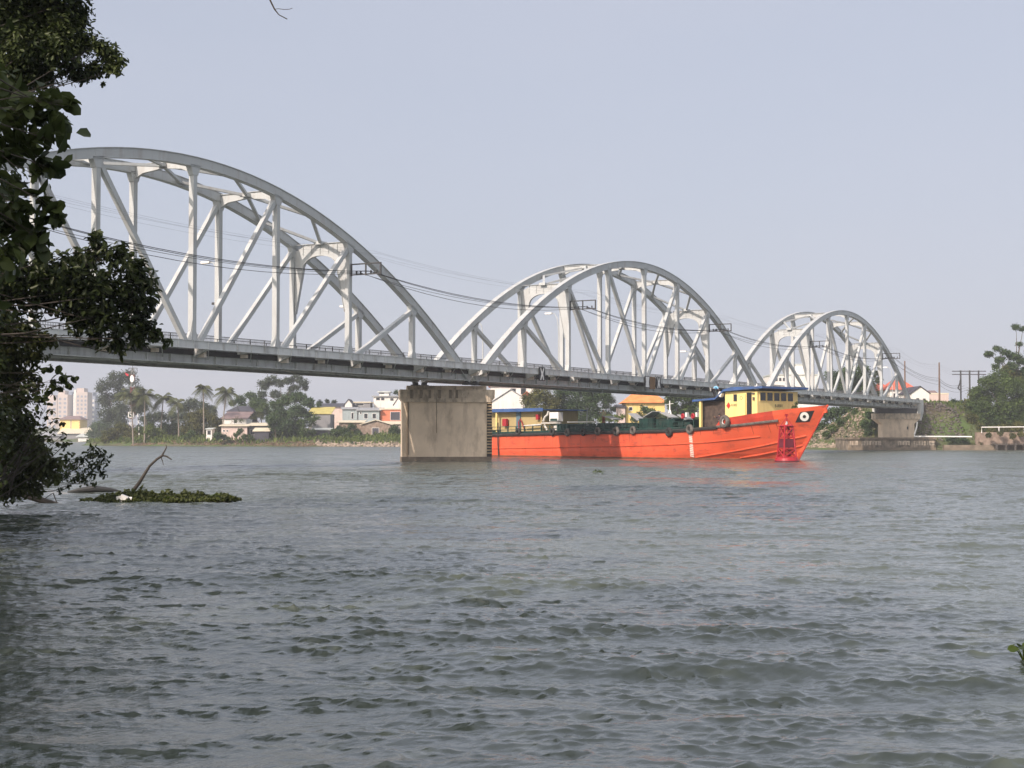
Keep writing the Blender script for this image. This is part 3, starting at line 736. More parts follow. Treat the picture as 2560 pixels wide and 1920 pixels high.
def leaf_round(cent, nrm, dirv, L, Wd, fold=0.12):
    n = len(cent)
    nrm = nrm/np.linalg.norm(nrm, axis=1, keepdims=True); dirv = dirv - nrm*np.sum(dirv*nrm, 1, keepdims=True)
    dirv /= (np.linalg.norm(dirv, axis=1, keepdims=True)+1e-9); side = np.cross(nrm, dirv); L = L[:, None]; Wd = Wd[:, None]
    pt = lambda t, w, sg: cent + dirv*L*(t-0.5) + side*(Wd*w*sg) + nrm*(Wd*fold*abs(w)*2 - L*0.22*(t-0.35)**2)
    V = np.stack([pt(0, 0, 1), pt(0.30, 0.30, 1), pt(0.60, 0.48, 1), pt(0.86, 0.36, 1), pt(1.0, 0, 1), pt(0.86, 0.36, -1), pt(0.60, 0.48, -1), pt(0.30, 0.30, -1)], 1).reshape(-1, 3)
    i = np.arange(n)[:, None]*8
    return V, np.concatenate([i+np.array([[0, 4, 3, 2, 1]]), i+np.array([[0, 7, 6, 5, 4]])], 0)
def blob_leaves(blobs, size, dens, asp=0.5, flat=0.85, droop=0.0, shell=0.45, jit=0.35, rnd=False, fuzz=0.2):
    """blobs (x,y,z,R) -> leaf centres, normals, directions"""
    Cn, Nn, Dn = [], [], []
    for (x, y, z, R) in blobs:
        n = max(6, int(5.0*dens*R*R/(size*size)))
        d = rand_dirs(n); rad = R*(1-shell*RNG.random(n)**1.3)
        # lumpy radius so the outline is uneven
        lump = 1 + 0.22*np.sin(d[:, 0]*5+x*3) * np.sin(d[:, 1]*6+y) + 0.15*np.sin(d[:, 2]*9+z*2)
        c = np.array([x, y, z]) + d*(rad*lump)[:, None]*np.array([1, 1, flat]) + RNG.normal(size=(n, 3))*R*fuzz
        Cn.append(c); Nn.append(d*0.55 + np.array([0, 0, 0.65]) + RNG.normal(size=(n, 3))*jit)
        Dn.append(RNG.normal(size=(n, 3))*0.7 + d*0.8 + np.array([0, 0, -droop]))
    c = np.concatenate(Cn); nr = np.concatenate(Nn); dv = np.concatenate(Dn)
    L = size*RNG.uniform(0.65, 1.3, len(c)); return (leaf_round if rnd else leaf_arrays)(c, nr, dv, L, L*asp)

def px_blobs(bl, Z, origin, zspread=0.8):
    out = []
    for b in bl:
        px, py, rp = b[:3]; dz = b[3] if len(b) > 3 else random.uniform(-1, 1)*ms(rp, Z)*zspread
        Zb = Z + dz; p = P(px, py, Zb) - origin
        out.append((p.x, p.y, p.z, ms(rp, Z)))
    return out
def px_tree(label, cat, group, bl, Z, base, size, m, dens=3.0, asp=0.55, name='tree', trunk_r=None, flat=0.85, bark=BARK, crownname='crown', droop=0.0, shell=0.45, limbs=6, sub=True, jit=0.35, split=3):
    """tree or shrub whose crown blobs are measured in the photograph, standing at distance Z"""
    bx, by = base; o = P(bx, by, Z); gzz = gz(rr(bx, Z), Z) if Z > 240 else max(0, 0.0)
    o.z = gzz - 0.1 if Z > 240 else hh(by, Z)
    root = empty(name, o, 0, label, cat, group)
    B = px_blobs(bl, Z, o)
    BB = []
    for (x, y, z, R) in B:                                            # break each mass into smaller clumps
        if sub:
            k = 16
            for q in range(k):
                d = rand_dirs(1)[0]; BB.append((x+d[0]*R*0.62, y+d[1]*R*0.62, z+d[2]*R*0.62*flat, R*random.uniform(0.30, 0.50)))
        else: BB.append((x, y, z, R))
    if sub: size *= 0.72
    V, F = blob_leaves(BB, size, dens*1.6, asp, flat, droop, shell, jit, False, 0.34)
    np_obj(crownname, V, F, m, root)
    if trunk_r:
        trunk_r *= 0.7
        t = MB(); zt = max(b[2] for b in B); cz = [b for b in B]
        top = Vector((sum(b[0] for b in B)/len(B), sum(b[1] for b in B)/len(B), min(b[2] for b in B)*0.5+zt*0.3))
        mid = Vector((top.x*0.3, top.y*0.3, top.z*0.45))
        t.tube([(0, 0, -0.5), (mid.x*0.3, mid.y*0.3, mid.z*0.4), mid, top], [trunk_r*1.3, trunk_r, trunk_r*0.8, trunk_r*0.45], 7)
        for b in random.sample(B, min(limbs, len(B))):
            st = mid.lerp(top, random.random()*0.8); e = Vector(b[:3])
            t.tube([st, st.lerp(e, 0.5)+Vector((0, 0, 0.08*(e-st).length)), e], [trunk_r*0.5, trunk_r*0.3, trunk_r*0.1], 5)
        t.build('trunk', bark, root)
    return root

def palm(label, px, py, pbase, Z, L=4.0, lean=0.0, group='coconut palms on the far bank'):
    c = P(px, py, Z); b = P(pbase[0], pbase[1], Z); b.z = gz(rr(pbase[0], Z), Z)-0.2
    root = empty('palm_tree', b, 0, label, 'palm tree', group)
    t = MB(); top = c-b
    t.tube([(0, 0, 0), (top.x*0.25, top.y*0.25, top.z*0.33), (top.x*0.6, top.y*0.6, top.z*0.7), top], [0.26, 0.18, 0.15, 0.12], 7)
    t.build('trunk', PALEBARK, root)
    Vs, Fs, n0 = [], [], 0
    for k in range(20):
        a = k*2.4+random.uniform(-0.2, 0.2); el = random.uniform(-0.5, 1.15); d = Vector((math.cos(a), math.sin(a), 0))
        Lf = L*random.uniform(0.8, 1.1); pts = []
        for q in range(9):
            u = q/8; pts.append(top + d*(Lf*u*math.cos(el)*(1-0.15*u)) + Vector((0, 0, Lf*(math.sin(el)*u - 0.62*u*u))))
        side = Vector((-d.y, d.x, 0))
        for q in range(8):
            for h in (0.0, 0.33, 0.66):
                p = pts[q].lerp(pts[q+1], h); dr = (pts[q+1]-pts[q]).normalized()
                u = (q+h)/8; ll = L*0.25*(math.sin(math.pi*min(1, u*0.9+0.12)))+0.15
                for sg in (-1, 1):
                    e = p + (side*sg*0.75 + dr*0.5 + Vector((0, 0, -0.55)))*ll; w = dr*0.06*L/4
                    Vs += [tuple(p-w), tuple(p+w), tuple(e+w*0.3), tuple(e-w*0.3)]; Fs.append((n0, n0+1, n0+2, n0+3)); n0 += 4
    np_obj('crown', np.array(Vs), np.array(Fs), L_PALM, root)
    return root

# ------------------------------------------------------------------ the barge
SHO = G(27.6, 148.5, 0); UX = RT*0.643 - FW*0.766; SHR = math.atan2(UX.y, UX.x)
ship = empty('river_barge', SHO, SHR, 'long orange tank barge with a yellow wheelhouse at its bow, passing under the bridge', 'ship')
def interp(x, tb): return float(np.interp(x, [t[0] for t in tb], [t[1] for t in tb]))
ZR = [(-48, 2.6), (-42, 2.57), (-12.3, 2.99), (-4.5, 3.46), (0, 3.95), (3.63, 4.6)]
ZT = [(-7, 4.03), (-5, 4.2), (0, 4.85), (3.63, 5.25)]
def hb(x, z):
    xs = 3.63*z/5.25; x0 = -17 + 5*min(max(z/4, 0), 1); p = 1.9 + 1.6*min(max(z/4.5, 0), 1)
    s = min(max((x-x0)/(xs-x0), 0), 1); b = 4.0*(1-s**p)
    if z < 0.6: b *= 1-0.05*(0.6-z)
    zk = np.interp(x, [-10.5, -5, -1, 1.5], [0.1, 0.75, 1.5, 2.2])
    if x > -12 and z < zk: b = max(b-(zk-z)*0.42*min(1, (x+12)/4), 0.0)
    if x < -44: b *= 1-0.10*((-44-x)/4)**2
    return b
def s2w(v): c, s = math.cos(SHR), math.sin(SHR); return Vector((SHO.x+v[0]*c-v[1]*s, SHO.y+v[0]*s+v[1]*c, v[2]))
def projpx(w):
    r = (w.x-CAM.x)*RT.x+(w.y-CAM.y)*RT.y; Z = (w.x-CAM.x)*FW.x+(w.y-CAM.y)*FW.y
    return 1280+FPX*r/Z, 1093.5-FPX*(w.z-CAM.z)/Z
def hull_at(px, py):
    best = None; x, z, dx, dz = -20.0, 2.5, 26.0, 3.0
    for it in range(14):
        cand = []
        for i in range(-4, 5):
            for j in range(-4, 5):
                xx = min(max(x+dx*i/4, -48), 4); zz = min(max(z+dz*j/4, 0), 5.3)
                a, b = projpx(s2w((xx, -hb(xx, zz), zz))); cand.append(((a-px)**2+(b-py)**2, xx, zz))
        _, x, z = min(cand); dx *= 0.55; dz *= 0.55
    return x, z
def hn(x, z):
    e = 0.1; t1 = Vector((2*e, -(hb(x+e, z)-hb(x-e, z)), 0)); t2 = Vector((0, -(hb(x, z+e)-hb(x, z-e)), 2*e))
    n = t1.cross(t2).normalized(); return n if n.y < 0 or n.x > 0.3 else -n
def hp(x, z, off=0.0, sg=-1):
    n = hn(x, z); return Vector((x+n.x*off, sg*(hb(x, z)) + n.y*off*(-sg), z+n.z*off))
xsn = sorted(set([-48+i*1.0 for i in range(30)] + list(np.linspace(-18, 3.2, 54))))
def rim(x): return interp(x, ZR)
m = MB(); nl = 12
for sg in (-1, 1):
    vs = []
    for x in xsn:
        for k in range(nl):
            t = k/(nl-1); z = -1.0 + (rim(x)+1.0)*t; vs.append((min(x, 3.63*z/5.25), sg*hb(x, z), z))
    fs = []
    for i in range(len(xsn)-1):
        for k in range(nl-1):
            q = (i*nl+k, (i+1)*nl+k, (i+1)*nl+k+1, i*nl+k+1); fs.append(q if sg < 0 else q[::-1])
    m.add(vs, fs)
m.prism([(-48, -hb(-48, 1), -1), (-48, hb(-48, 1), -1), (-48, hb(-48, 1), 2.6), (-48, -hb(-48, 1), 2.6)], (0, 0, 0), (0.1, 0, 0))
hull = m.build('hull', HULL, ship, smooth=False)
# bow bulwark: outer skin, cap and inner skin
xb = list(np.linspace(-7.2, 3.5, 30)); m = MB(); vs = []; fs = []
def ztop(x): return interp(x, ZT) if x > -6.6 else 3.0 + (4.06-3.0)*(x+7.2)/0.6
for sg in (-1, 1):
    vs = []; fs = []
    for x in xb:
        z0 = rim(x)-0.02; z1 = max(ztop(x), z0+0.03)
        for z, o in ((z0, 0.012), ((z0+z1)/2, 0.012), (z1, 0.012), (z1, -0.10), (z0, -0.10)):
            vs.append((x, sg*(max(hb(min(x, 3.63*z/5.25), z), 0)+o), z))
    for i in range(len(xb)-1):
        for k in range(4):
            q = (i*5+k, (i+1)*5+k, (i+1)*5+k+1, i*5+k+1); fs.append(q if sg < 0 else q[::-1])
    n0 = len(m.f); m.add(vs, fs)
    for i in range(len(xb)-1):
        if xb[i] < -1.2:
            for k in range(2): m.m[n0+i*4+k] = 1
m.bar((3.0, 0, 4.4), (3.60, 0, 5.28), 0.14, 0.12)
m.build('bulwark', [HULL, HULLD], ship)
m = MB()                                                              # stem bar
m.tube([(3.63*z/5.25+0.02, 0, z) for z in np.linspace(-0.8, 5.25, 8)], 0.08, 6); m.build('stem_bar', HULLD, ship)
m = MB(); vs = []; xd = [x for x in xsn if x < 2.6]
for x in xd: z = rim(x)-0.1; b = max(hb(x, z)-0.02, 0.02); vs += [(x, -b, z), (x, b, z)]
m.add(vs, [(2*i, 2*i+2, 2*i+3, 2*i+1) for i in range(len(xd)-1)]); m.build('deck', mat('dark green deck', (0.035, 0.06, 0.05), 0.8, 0.3), ship)
def belt(path, rad, mt, name, both=True, flat=None):
    m = MB()
    for sg in ((-1, 1) if both else (-1,)):
        m.tube([hp(x, z, rad*0.5, sg) for x, z in path], rad, 6)
    return m.build(name, mt, ship)
belt([(x, rim(x)-0.13) for x in np.linspace(-47.8, -7.0, 42)], 0.17, RUBBER, 'rubbing_rail')
belt([(x, rim(x)-0.05) for x in np.linspace(-7.0, -0.6, 16)], 0.13, RUBBERG, 'bow_rubbing_rail')
belt([(x, 0.08) for x in np.linspace(-47.5, -0.3, 60)], 0.10, mat('waterline grime', (0.16, 0.06, 0.03), 0.7, 0.4, 1), 'waterline_stain')
for pts in ([(1232, 1121), (1340, 1119), (1450, 1117), (1560, 1115), (1660, 1112), (1760, 1106), (1840, 1098), (1900, 1091)],
            [(1740, 1143), (1795, 1134), (1850, 1125), (1905, 1114), (1950, 1104), (2015, 1089)], [(1850, 1144), (1900, 1136), (1945, 1127), (2006, 1113)]):
    pt = [hull_at(*p) for p in pts]; dense = []
    for a, b in zip(pt[:-1], pt[1:]): dense += [(a[0]+(b[0]-a[0])*k/5, a[1]+(b[1]-a[1])*k/5) for k in range(5)]
    belt(dense+[pt[-1]], 0.075, HULL, 'hull_strake')
def patch(quad, mt, name, off=0.03, n=6):
    """quad of hull (x,z) params -> panel following the plating"""
    m = MB(); vs = []
    for j in range(n+1):
        for i in range(n+1):
            u, v = i/n, j/n
            x = (quad[0][0]*(1-u)+quad[1][0]*u)*(1-v)+(quad[3][0]*(1-u)+quad[2][0]*u)*v
            z = (quad[0][1]*(1-u)+quad[1][1]*u)*(1-v)+(quad[3][1]*(1-u)+quad[2][1]*u)*v
            vs.append(hp(x, z, off))
    m.add(vs, [(j*(n+1)+i, j*(n+1)+i+1, (j+1)*(n+1)+i+1, (j+1)*(n+1)+i) for j in range(n) for i in range(n)])
    return m.build(name, mt, ship if name != 'iris' and name != 'pupil' else None)
q = [hull_at(*p) for p in ((1988, 1056), (2024, 1054), (2036, 1026), (2001, 1030))]
eye = patch(q, BLACKP, 'bow_eye', 0.035)
def disc(cx, cy, r0, r1, mt, name, off):
    m = MB(); vs = []; n = 24
    for k in range(n):
        a = 2*math.pi*k/n
        for r in (r0, r1):
            x, z = hull_at(cx+r*math.cos(a), cy+r*math.sin(a)); vs.append(hp(x, z, off))
    m.add(vs, [(2*k, 2*k+1, (2*((k+1) % n))+1, 2*((k+1) % n)) for k in range(n)])
    o = m.build(name, mt, eye); return o
disc(2011, 1041, 4.2, 11.3, WHITE, 'white_ring', 0.06)
RUSTM = mat('rust run', (0.20, 0.045, 0.02), 0.8, 0.4, 4)
m = MB(); rs = random.Random(3)
for k in range(34):
    x = rs.uniform(-46, 0); z1 = rim(x)-0.32; ln = rs.uniform(0.15, 0.9); w_ = rs.uniform(0.012, 0.04)
    p0, p1 = hp(x, z1, 0.012), hp(x-0.02, z1-ln, 0.012); m.add([p0-Vector((w_, 0, 0)), p0+Vector((w_, 0, 0)), p1+Vector((w_*0.4, 0, 0)), p1-Vector((w_*0.4, 0, 0))], [(0, 1, 2, 3)])
tag(m.build('rust_stain_pattern', RUSTM, ship), kind='stuff')
m = MB()
for k in range(26):
    x = rs.uniform(-44, -2); z1 = rs.uniform(0.5, rim(x)-0.5); ln = rs.uniform(0.15, 0.8); p0 = hp(x, z1, 0.010); p1 = hp(x+ln, z1+rs.uniform(-0.05, 0.12), 0.010); t_ = Vector((0, 0, rs.uniform(0.015, 0.05)))
    m.add([p0-t_, p1-t_*0.3, p1+t_*0.3, p0+t_], [(0, 1, 2, 3)])
m.build('scrape_marks', HULLD, ship)
m = MB()
for x in np.arange(-45, -9, 4.6):
    for a_, b_ in zip(np.linspace(0.1, rim(x)-0.35, 5)[:-1], np.linspace(0.1, rim(x)-0.35, 5)[1:]): m.tube([hp(x, a_, 0.0), hp(x, b_, 0.0)], 0.018, 4, cap=False)
m.build('plate_seams', HULLD, ship)
m = MB()
for k in range(14):
    px = 1723 + (k*2.9 % 3) + k*0.45; py = 1082 + k*4.5
    a = hull_at(px, py); m.tube([hp(a[0]-0.20, a[1]+0.05, 0.02), hp(a[0]+0.20, a[1]-0.04, 0.02)], 0.075, 4)
m.build('draft_marks', mat('draft mark white', (0.8, 0.62, 0.55), 0.6), ship)
# wheelhouse
wh = MB(); x0, x1, yh, z0, z1 = -6.65, -2.5, 3.02, 4.1, 6.72
m = MB(); m.b2(x0, x1, -yh, yh, z0, z1-0.02); m.build('wheelhouse', YEL, ship)
whp = [o for o in ship.children if o.name.startswith('wheelhouse')][0]
m = MB()
m.prism([(x0+0.1, -yh-0.45, 6.72), (x1+1.0, -yh-0.45, 6.92), (x1+1.0, -yh-0.45, 7.12), (x0+1.2, -yh-0.45, 7.12), (x0+0.1, -yh-0.45, 6.9)][::1], (0, 0, 0), (0, 2*yh+0.9, 0))
m.prism([(x0+0.15, -yh-0.45, 6.74), (x0+0.15, -yh-0.45, 6.92), (x0-1.0, -yh-0.4, 6.12), (x0-1.0, -yh-0.4, 5.94)], (0, 0, 0), (0, 2*yh+0.85, 0))
m.prism([(x0-1.0, -yh-0.4, 5.94), (x0-1.0, -yh-0.4, 6.12), (-10.7, -yh-0.4, 5.98), (-10.7, -yh-0.4, 5.78)], (0, 0, 0), (0, 2*yh+0.8, 0))
m.build('roof', BLUER, ship)
for k in range(5):                                                     # bridge windows
    y = -yh+0.78 + k*1.02; w = 0.78
    f = MB(); f.b2(x1, x1+0.05, y-w/2-0.06, y+w/2+0.06, 5.70, 6.62); f = f.build('window', YEL, ship)
    g = MB(); g.b2(x1+0.05, x1+0.06, y-w/2, y+w/2, 5.76, 6.54); g.build('pane', GLASSD, f)
m = MB(); m.b2(-3.85, -3.2, -yh-0.012, -yh, 4.0, 6.55); m.build('doorway', BLACKP, ship)
m = MB(); m.b2(-5.0, -3.95, -yh-0.10, -yh-0.05, 4.25, 6.42); m.torus((-4.45, -yh-0.11, 6.05), 0.16, 0.02, (0, 1, 0), 12, 5, 1); m.build('sliding_door', [YEL, RUBBERG], ship)
m = MB(); m.b2(-5.55, -5.05, -yh-0.012, -yh, 5.72, 6.42); m.build('side_window', GLASSD, ship)
m = MB(); m.prism([(-6.2, -yh-0.02, 5.0), (-5.92, -yh-0.02, 5.32), (-6.2, -yh-0.02, 5.66), (-6.48, -yh-0.02, 5.32)][::1], (0, 0, 0), (0, 0.018, 0)); m.build('hazard_diamond', mat('diamond red', (0.65, 0.04, 0.03), 0.5), ship)
def text(body, size, loc, rot, mt, parent, name, ext=0.004):
    cu = bpy.data.curves.new(name, 'FONT'); cu.body = body; cu.size = size; cu.extrude = ext; cu.align_x = 'CENTER'
    cu.materials.append(mt); t = bpy.data.objects.new(name, cu); C.objects.link(t); dg = bpy.context.evaluated_depsgraph_get(); me = bpy.data.meshes.new_from_object(t.evaluated_get(dg))
    bpy.data.objects.remove(t); o = bpy.data.objects.new(name, me); C.objects.link(o); o.parent = parent; o.location = loc; o.rotation_euler = rot; return o
text('B-0001', 0.42, (x1+0.012, 0.15, 5.15), (math.radians(90), 0, math.radians(90)), BLACKP, ship, 'registration_lettering')
text('B.002', 0.34, (-5.45, -yh-0.012, 5.25), (math.radians(90), 0, 0), BLACKP, ship, 'registration_lettering')
m = MB(); m.prism([(x1+0.02, -yh+0.1, 3.6), (x1+0.02, -yh+1.7, 3.6), (x1+0.02, -yh+1.2, 4.35), (x1+0.02, -yh+0.1, 4.4)], (0, 0, 0), (0.012, 0, 0)); m.build('front_opening', BLACKP, ship)
m = MB(); m.box((x1+0.1, -yh-0.18, 7.0), (0.35, 0.3, 0.35)); m.lathe((x1+0.1, -yh-0.18, 7.18), [(0.05, 0), (0.05, 0.2)], 6); m.build('searchlight', WHITE, ship)
m = MB(); m.box((-7.0, -yh-0.2, 6.45), (0.42, 0.4, 0.42), Matrix.Rotation(0.5, 3, 'Y')); m.build('white_locker', WHITE, ship)
m = MB(); m.box((-2.9, -yh-0.08, 5.95), (0.18, 0.14, 0.3)); m.box((-2.95, -yh-0.08, 6.45), (0.3, 0.14, 0.14)); m.build('wall_lamp', RUBBERG, ship)
m = MB(); m.b2(-10.5, -6.66, -yh+0.4, -yh+0.5, 2.9, 5.8); m.b2(-10.5, -10.3, -2.3, 2.6, 2.9, 5.8); m.build('porch_wall', mat('brown porch boards', (0.07, 0.05, 0.04), 0.8, 0.5, 3), ship)
for x in (-9.75,):
    m = MB(); m.b2(x-0.12, x+0.12, -yh-0.28, -yh-0.04, 2.9, 5.86); m.build('porch_post', YEL, ship)
for x in (-48+0.9, -41.8):
    m = MB(); m.b2(x-0.10, x+0.10, -3.35, -3.15, 2.5, 5.25); m.build('stern_post', YEL, ship)
# bow deck board (white hatch cover standing right of the wheelhouse)
m = MB(); m.prism([(-0.6, 0.6, 4.2), (-0.6, 0.6, 5.35), (2.2, 0.0, 5.02), (2.2, 0.0, 4.2)], (0, 0, 0), (0.05, 1.0, 0)); m.build('white_bow_board', WHITE, ship)
# stern house
m = MB(); m.b2(-47, -34.6, -2.6, 2.9, 2.45, 5.25); m.build('stern_house', wall('shade darkened yellow wall', (0.42, 0.33, 0.16)), ship)  # wall colour darkened in place of the shade below the roof
m = MB(); m.b2(-47.8, -33.4, -3.5, 3.4, 5.25, 5.36); m.b2(-47.8, -33.4, -3.52, -3.46, 5.12, 5.5); m.build('stern_roof', BLUER, ship)
m = MB(); m.b2(-38.9, -38.2, -2.75, -2.6, 2.6, 5.2); m.build('blue_wall_panel', mat('blue grey panel', (0.10, 0.16, 0.2), 0.6), ship)
FR = mat('fire red paint', (0.35, 0.02, 0.03), 0.5)
m = MB(); m.b2(-41.0, -40.3, -3.1, -2.8, 3.5, 4.35); m.build('fire_box', FR, ship)
m = MB(); m.b2(-35.2, -34.8, -3.0, -2.7, 4.2, 4.8); m.build('fire_box', FR, ship)
m = MB(); m.tube([(-38.2, -2.9, 2.7), (-38.3, -2.9, 4.0), (-38.0, -2.9, 4.3), (-37.7, -2.9, 3.9), (-37.2, -2.9, 2.9)], 0.06, 6); m.build('hose', REDB, ship)
# deck gear
gm = MB()
for k, x in enumerate(np.arange(-46.5, -11.0, 1.45)):
    z = rim(x); gm.b2(x-0.05, x+0.05, -3.75, -3.65, z-0.1, z+0.85)
z = rim
for za in (0.45, 0.82): gm.tube([(x, -3.7, rim(x)+za) for x in np.linspace(-46.5, -11.2, 30)], 0.035, 5)
gm.tube([(x, -3.66, rim(x)+0.12) for x in np.linspace(-47, -11.2, 30)], 0.13, 6)
gm.build('deck_railing', GREENM, ship)
for (xa, xb_, ya, yb, h) in ((-46, -41.5, -3.3, -2.9, 0.5), (-31.5, -29.6, -3.2, 0.5, 1.0), (-29.3, -25.2, -3.1, 1.5, 0.75), (-24.8, -22.6, -3.2, 2.0, 0.95), (-21.4, -18.9, -3.0, 2.0, 0.8), (-18.4, -16.3, -3.3, 2.2, 1.3), (-16.0, -13.4, -3.2, 1.5, 1.15), (-13.1, -11.4, -3.0, 1.5, 0.8)):
    m = MB(); zd = rim((xa+xb_)/2)-0.1; m.b2(xa, xb_, ya, yb, zd, zd+h)
    for x in np.arange(xa+0.3, xb_, 0.55): m.b2(x-0.04, x+0.04, ya-0.05, ya, zd, zd+h)
    m.b2(xa-0.06, xb_+0.06, ya-0.07, yb, zd+h, zd+h+0.06); m.build('tank_hatch', GREENM, ship)
for (x, y, z_, w, t) in ((-23.3, -2.9, 4.3, 1.6, 0.25), (-19.7, -2.7, 4.35, 1.6, 0.5), (-17.4, -2.8, 4.6, 1.5, -0.4), (-15.0, -2.7, 4.5, 1.6, 0.35), (-12.6, -2.8, 4.25, 1.3, 0.4)):
    m = MB(); m.box((x, y+0.4, z_), (w, 1.3, 0.07), Matrix.Rotation(t, 3, 'Y')); m.build('hatch_lid', mat('pale grey lid', (0.33, 0.34, 0.34), 0.5, 0.15), ship)
m = MB(); m.b2(-34.2, -31.0, -3.05, -2.85, 3.75, 3.87); m.b2(-29.9, -25.4, -3.0, -2.8, 3.82, 3.96); m.tube([(-37, -3.2, 3.5), (-34.0, -3.2, 3.65)], 0.09, 6)
m.tube([(-33.9, -3.0, 4.0), (-33.6, -3.0, 4.5), (-33.2, -3.0, 4.7), (-33.0, -3.0, 5.1)], 0.12, 6); m.tube([(-33.6, -3.1, 3.6), (-33.1, -3.1, 3.0)], 0.12, 6)
m.b2(-31.9, -31.4, -3.2, -2.9, 3.0, 3.5); m.build('deck_pipes', mat('off white pipe', (0.62, 0.60, 0.56), 0.5, 0.15, 2), ship)
m = MB(); m.b2(-32.75, -31.25, -3.1, -2.4, 3.98, 5.0); m.b2(-32.6, -31.45, -3.12, -3.1, 4.02, 4.3, 1); m.build('white_tank', [WHITE, GREENM], ship)
m = MB(); m.tube([(-27.4, -2.4, 2.8), (-27.3, -2.4, 5.3)], [0.09, 0.05], 7); m.tube([(-27.5, -2.5, 3.9), (-27.0, -2.2, 3.2)], 0.05, 5); m.box((-27.3, -2.4, 5.35), (0.25, 0.2, 0.15)); m.build('grey_mast', mat('mast grey', (0.3, 0.31, 0.32), 0.5), ship)
m = MB()
for dx in (-0.35, 0.35): m.tube([(-15.4+dx, -1.8, 3.9), (-15.4+dx*0.2, -1.8, 5.0)], 0.07, 6)
m.tube([(-15.4, -1.8, 4.8), (-15.4, -1.8, 6.0)], [0.08, 0.05], 6); m.tube([(-15.9, -1.8, 5.6), (-14.9, -1.8, 5.7)], 0.03, 5); m.build('white_mast', WHITE, ship)
for x in (-12.4, -11.0):
    m = MB(); m.torus((x, -3.0, 4.35), 0.20, 0.11, (0.3, 1, 0), 14, 6); m.lathe((x, -2.9, 3.0), [(0.06, 0), (0.06, 1.2)], 8, 1); m.build('red_valve_wheel', [mat('valve red', (0.36, 0.02, 0.03), 0.5), GREENM], ship)
    m = MB(); m.box((x+0.4, -2.8, 4.5), (0.22, 0.3, 0.45)); m.build('valve_tag', WHITE, ship)
for (px, py, r, lb) in ((1298, 1080, 0.36, 'black tyre fender nearest the stern by the vertical pipe'), (1384, 1080, 0.36, 'black tyre fender hanging below the white tank'), (1421, 1081, 0.36, 'black tyre fender below the grey mast, second right of the white tank'),
        (1461, 1080, 0.34, 'dark tyre fender directly below the standing crew member'), (1497, 1078, 0.36, 'grey edged tyre fender just right of the standing crew member'), (1543, 1078, 0.40, 'large grey tyre fender left of the white mast, below the pale hatch lid'),
        (1585, 1076, 0.36, 'grey tyre fender below the left green hatch box'), (1675, 1080, 0.40, 'long dark tyre fender hanging lowest in the middle of the hull'), (1727, 1073, 0.40, 'brownish tyre fender above the white draft marks'), (1814, 1053, 0.62, 'big pale rimmed tyre fender beside the yellow wheelhouse')):
    x, z = hull_at(px, py); n = hn(x, z); p = s2w(hp(x, z, 0.18)); m = MB(); ax = (-0.1, -1, 0.05)
    r *= 1.18 if r < 0.5 else 1.0; R = 0.72*r; m.torus((0, 0, 0), R, r*0.36, ax, 18, 8)
    if r > 0.5: m.torus((0.0, -0.06, 0), R*0.62, 0.05, ax, 16, 5, 1)
    zr_ = rim(x)-z
    m.tube([(-0.05, 0.02, R), (-0.05, 0.05, max(zr_+0.3, R+0.1))], 0.03, 5)
    o = m.build('tyre_fender', [RUBBERG if ('grey' in lb or 'pale' in lb or 'brown' in lb) else RUBBER, WHITE]); o.location = p; o.rotation_euler = (0, 0, SHR)
    tag(o, lb, 'tyre', 'old tyres hung along the orange hull')
x, z = hull_at(1250, 1140)
m = MB(); m.tube([hp(x, 0.1, 0.2), hp(x, 1.5, 0.2), hp(x, 3.9, 0.2)], 0.07, 6); m.build('side_pipe', RUBBER, ship)
# pot plant by the wheelhouse
px_tree('green pot plant between the wheelhouse and the white bow board', 'plant', None, [(1989, 1017, 6, 0), (1992, 1008, 4, 0), (1983, 1019, 4, 0)], 148.2, (1989, 1024), 0.18, L_MID, 5, name='pot_plant', crownname='leaves', sub=False)

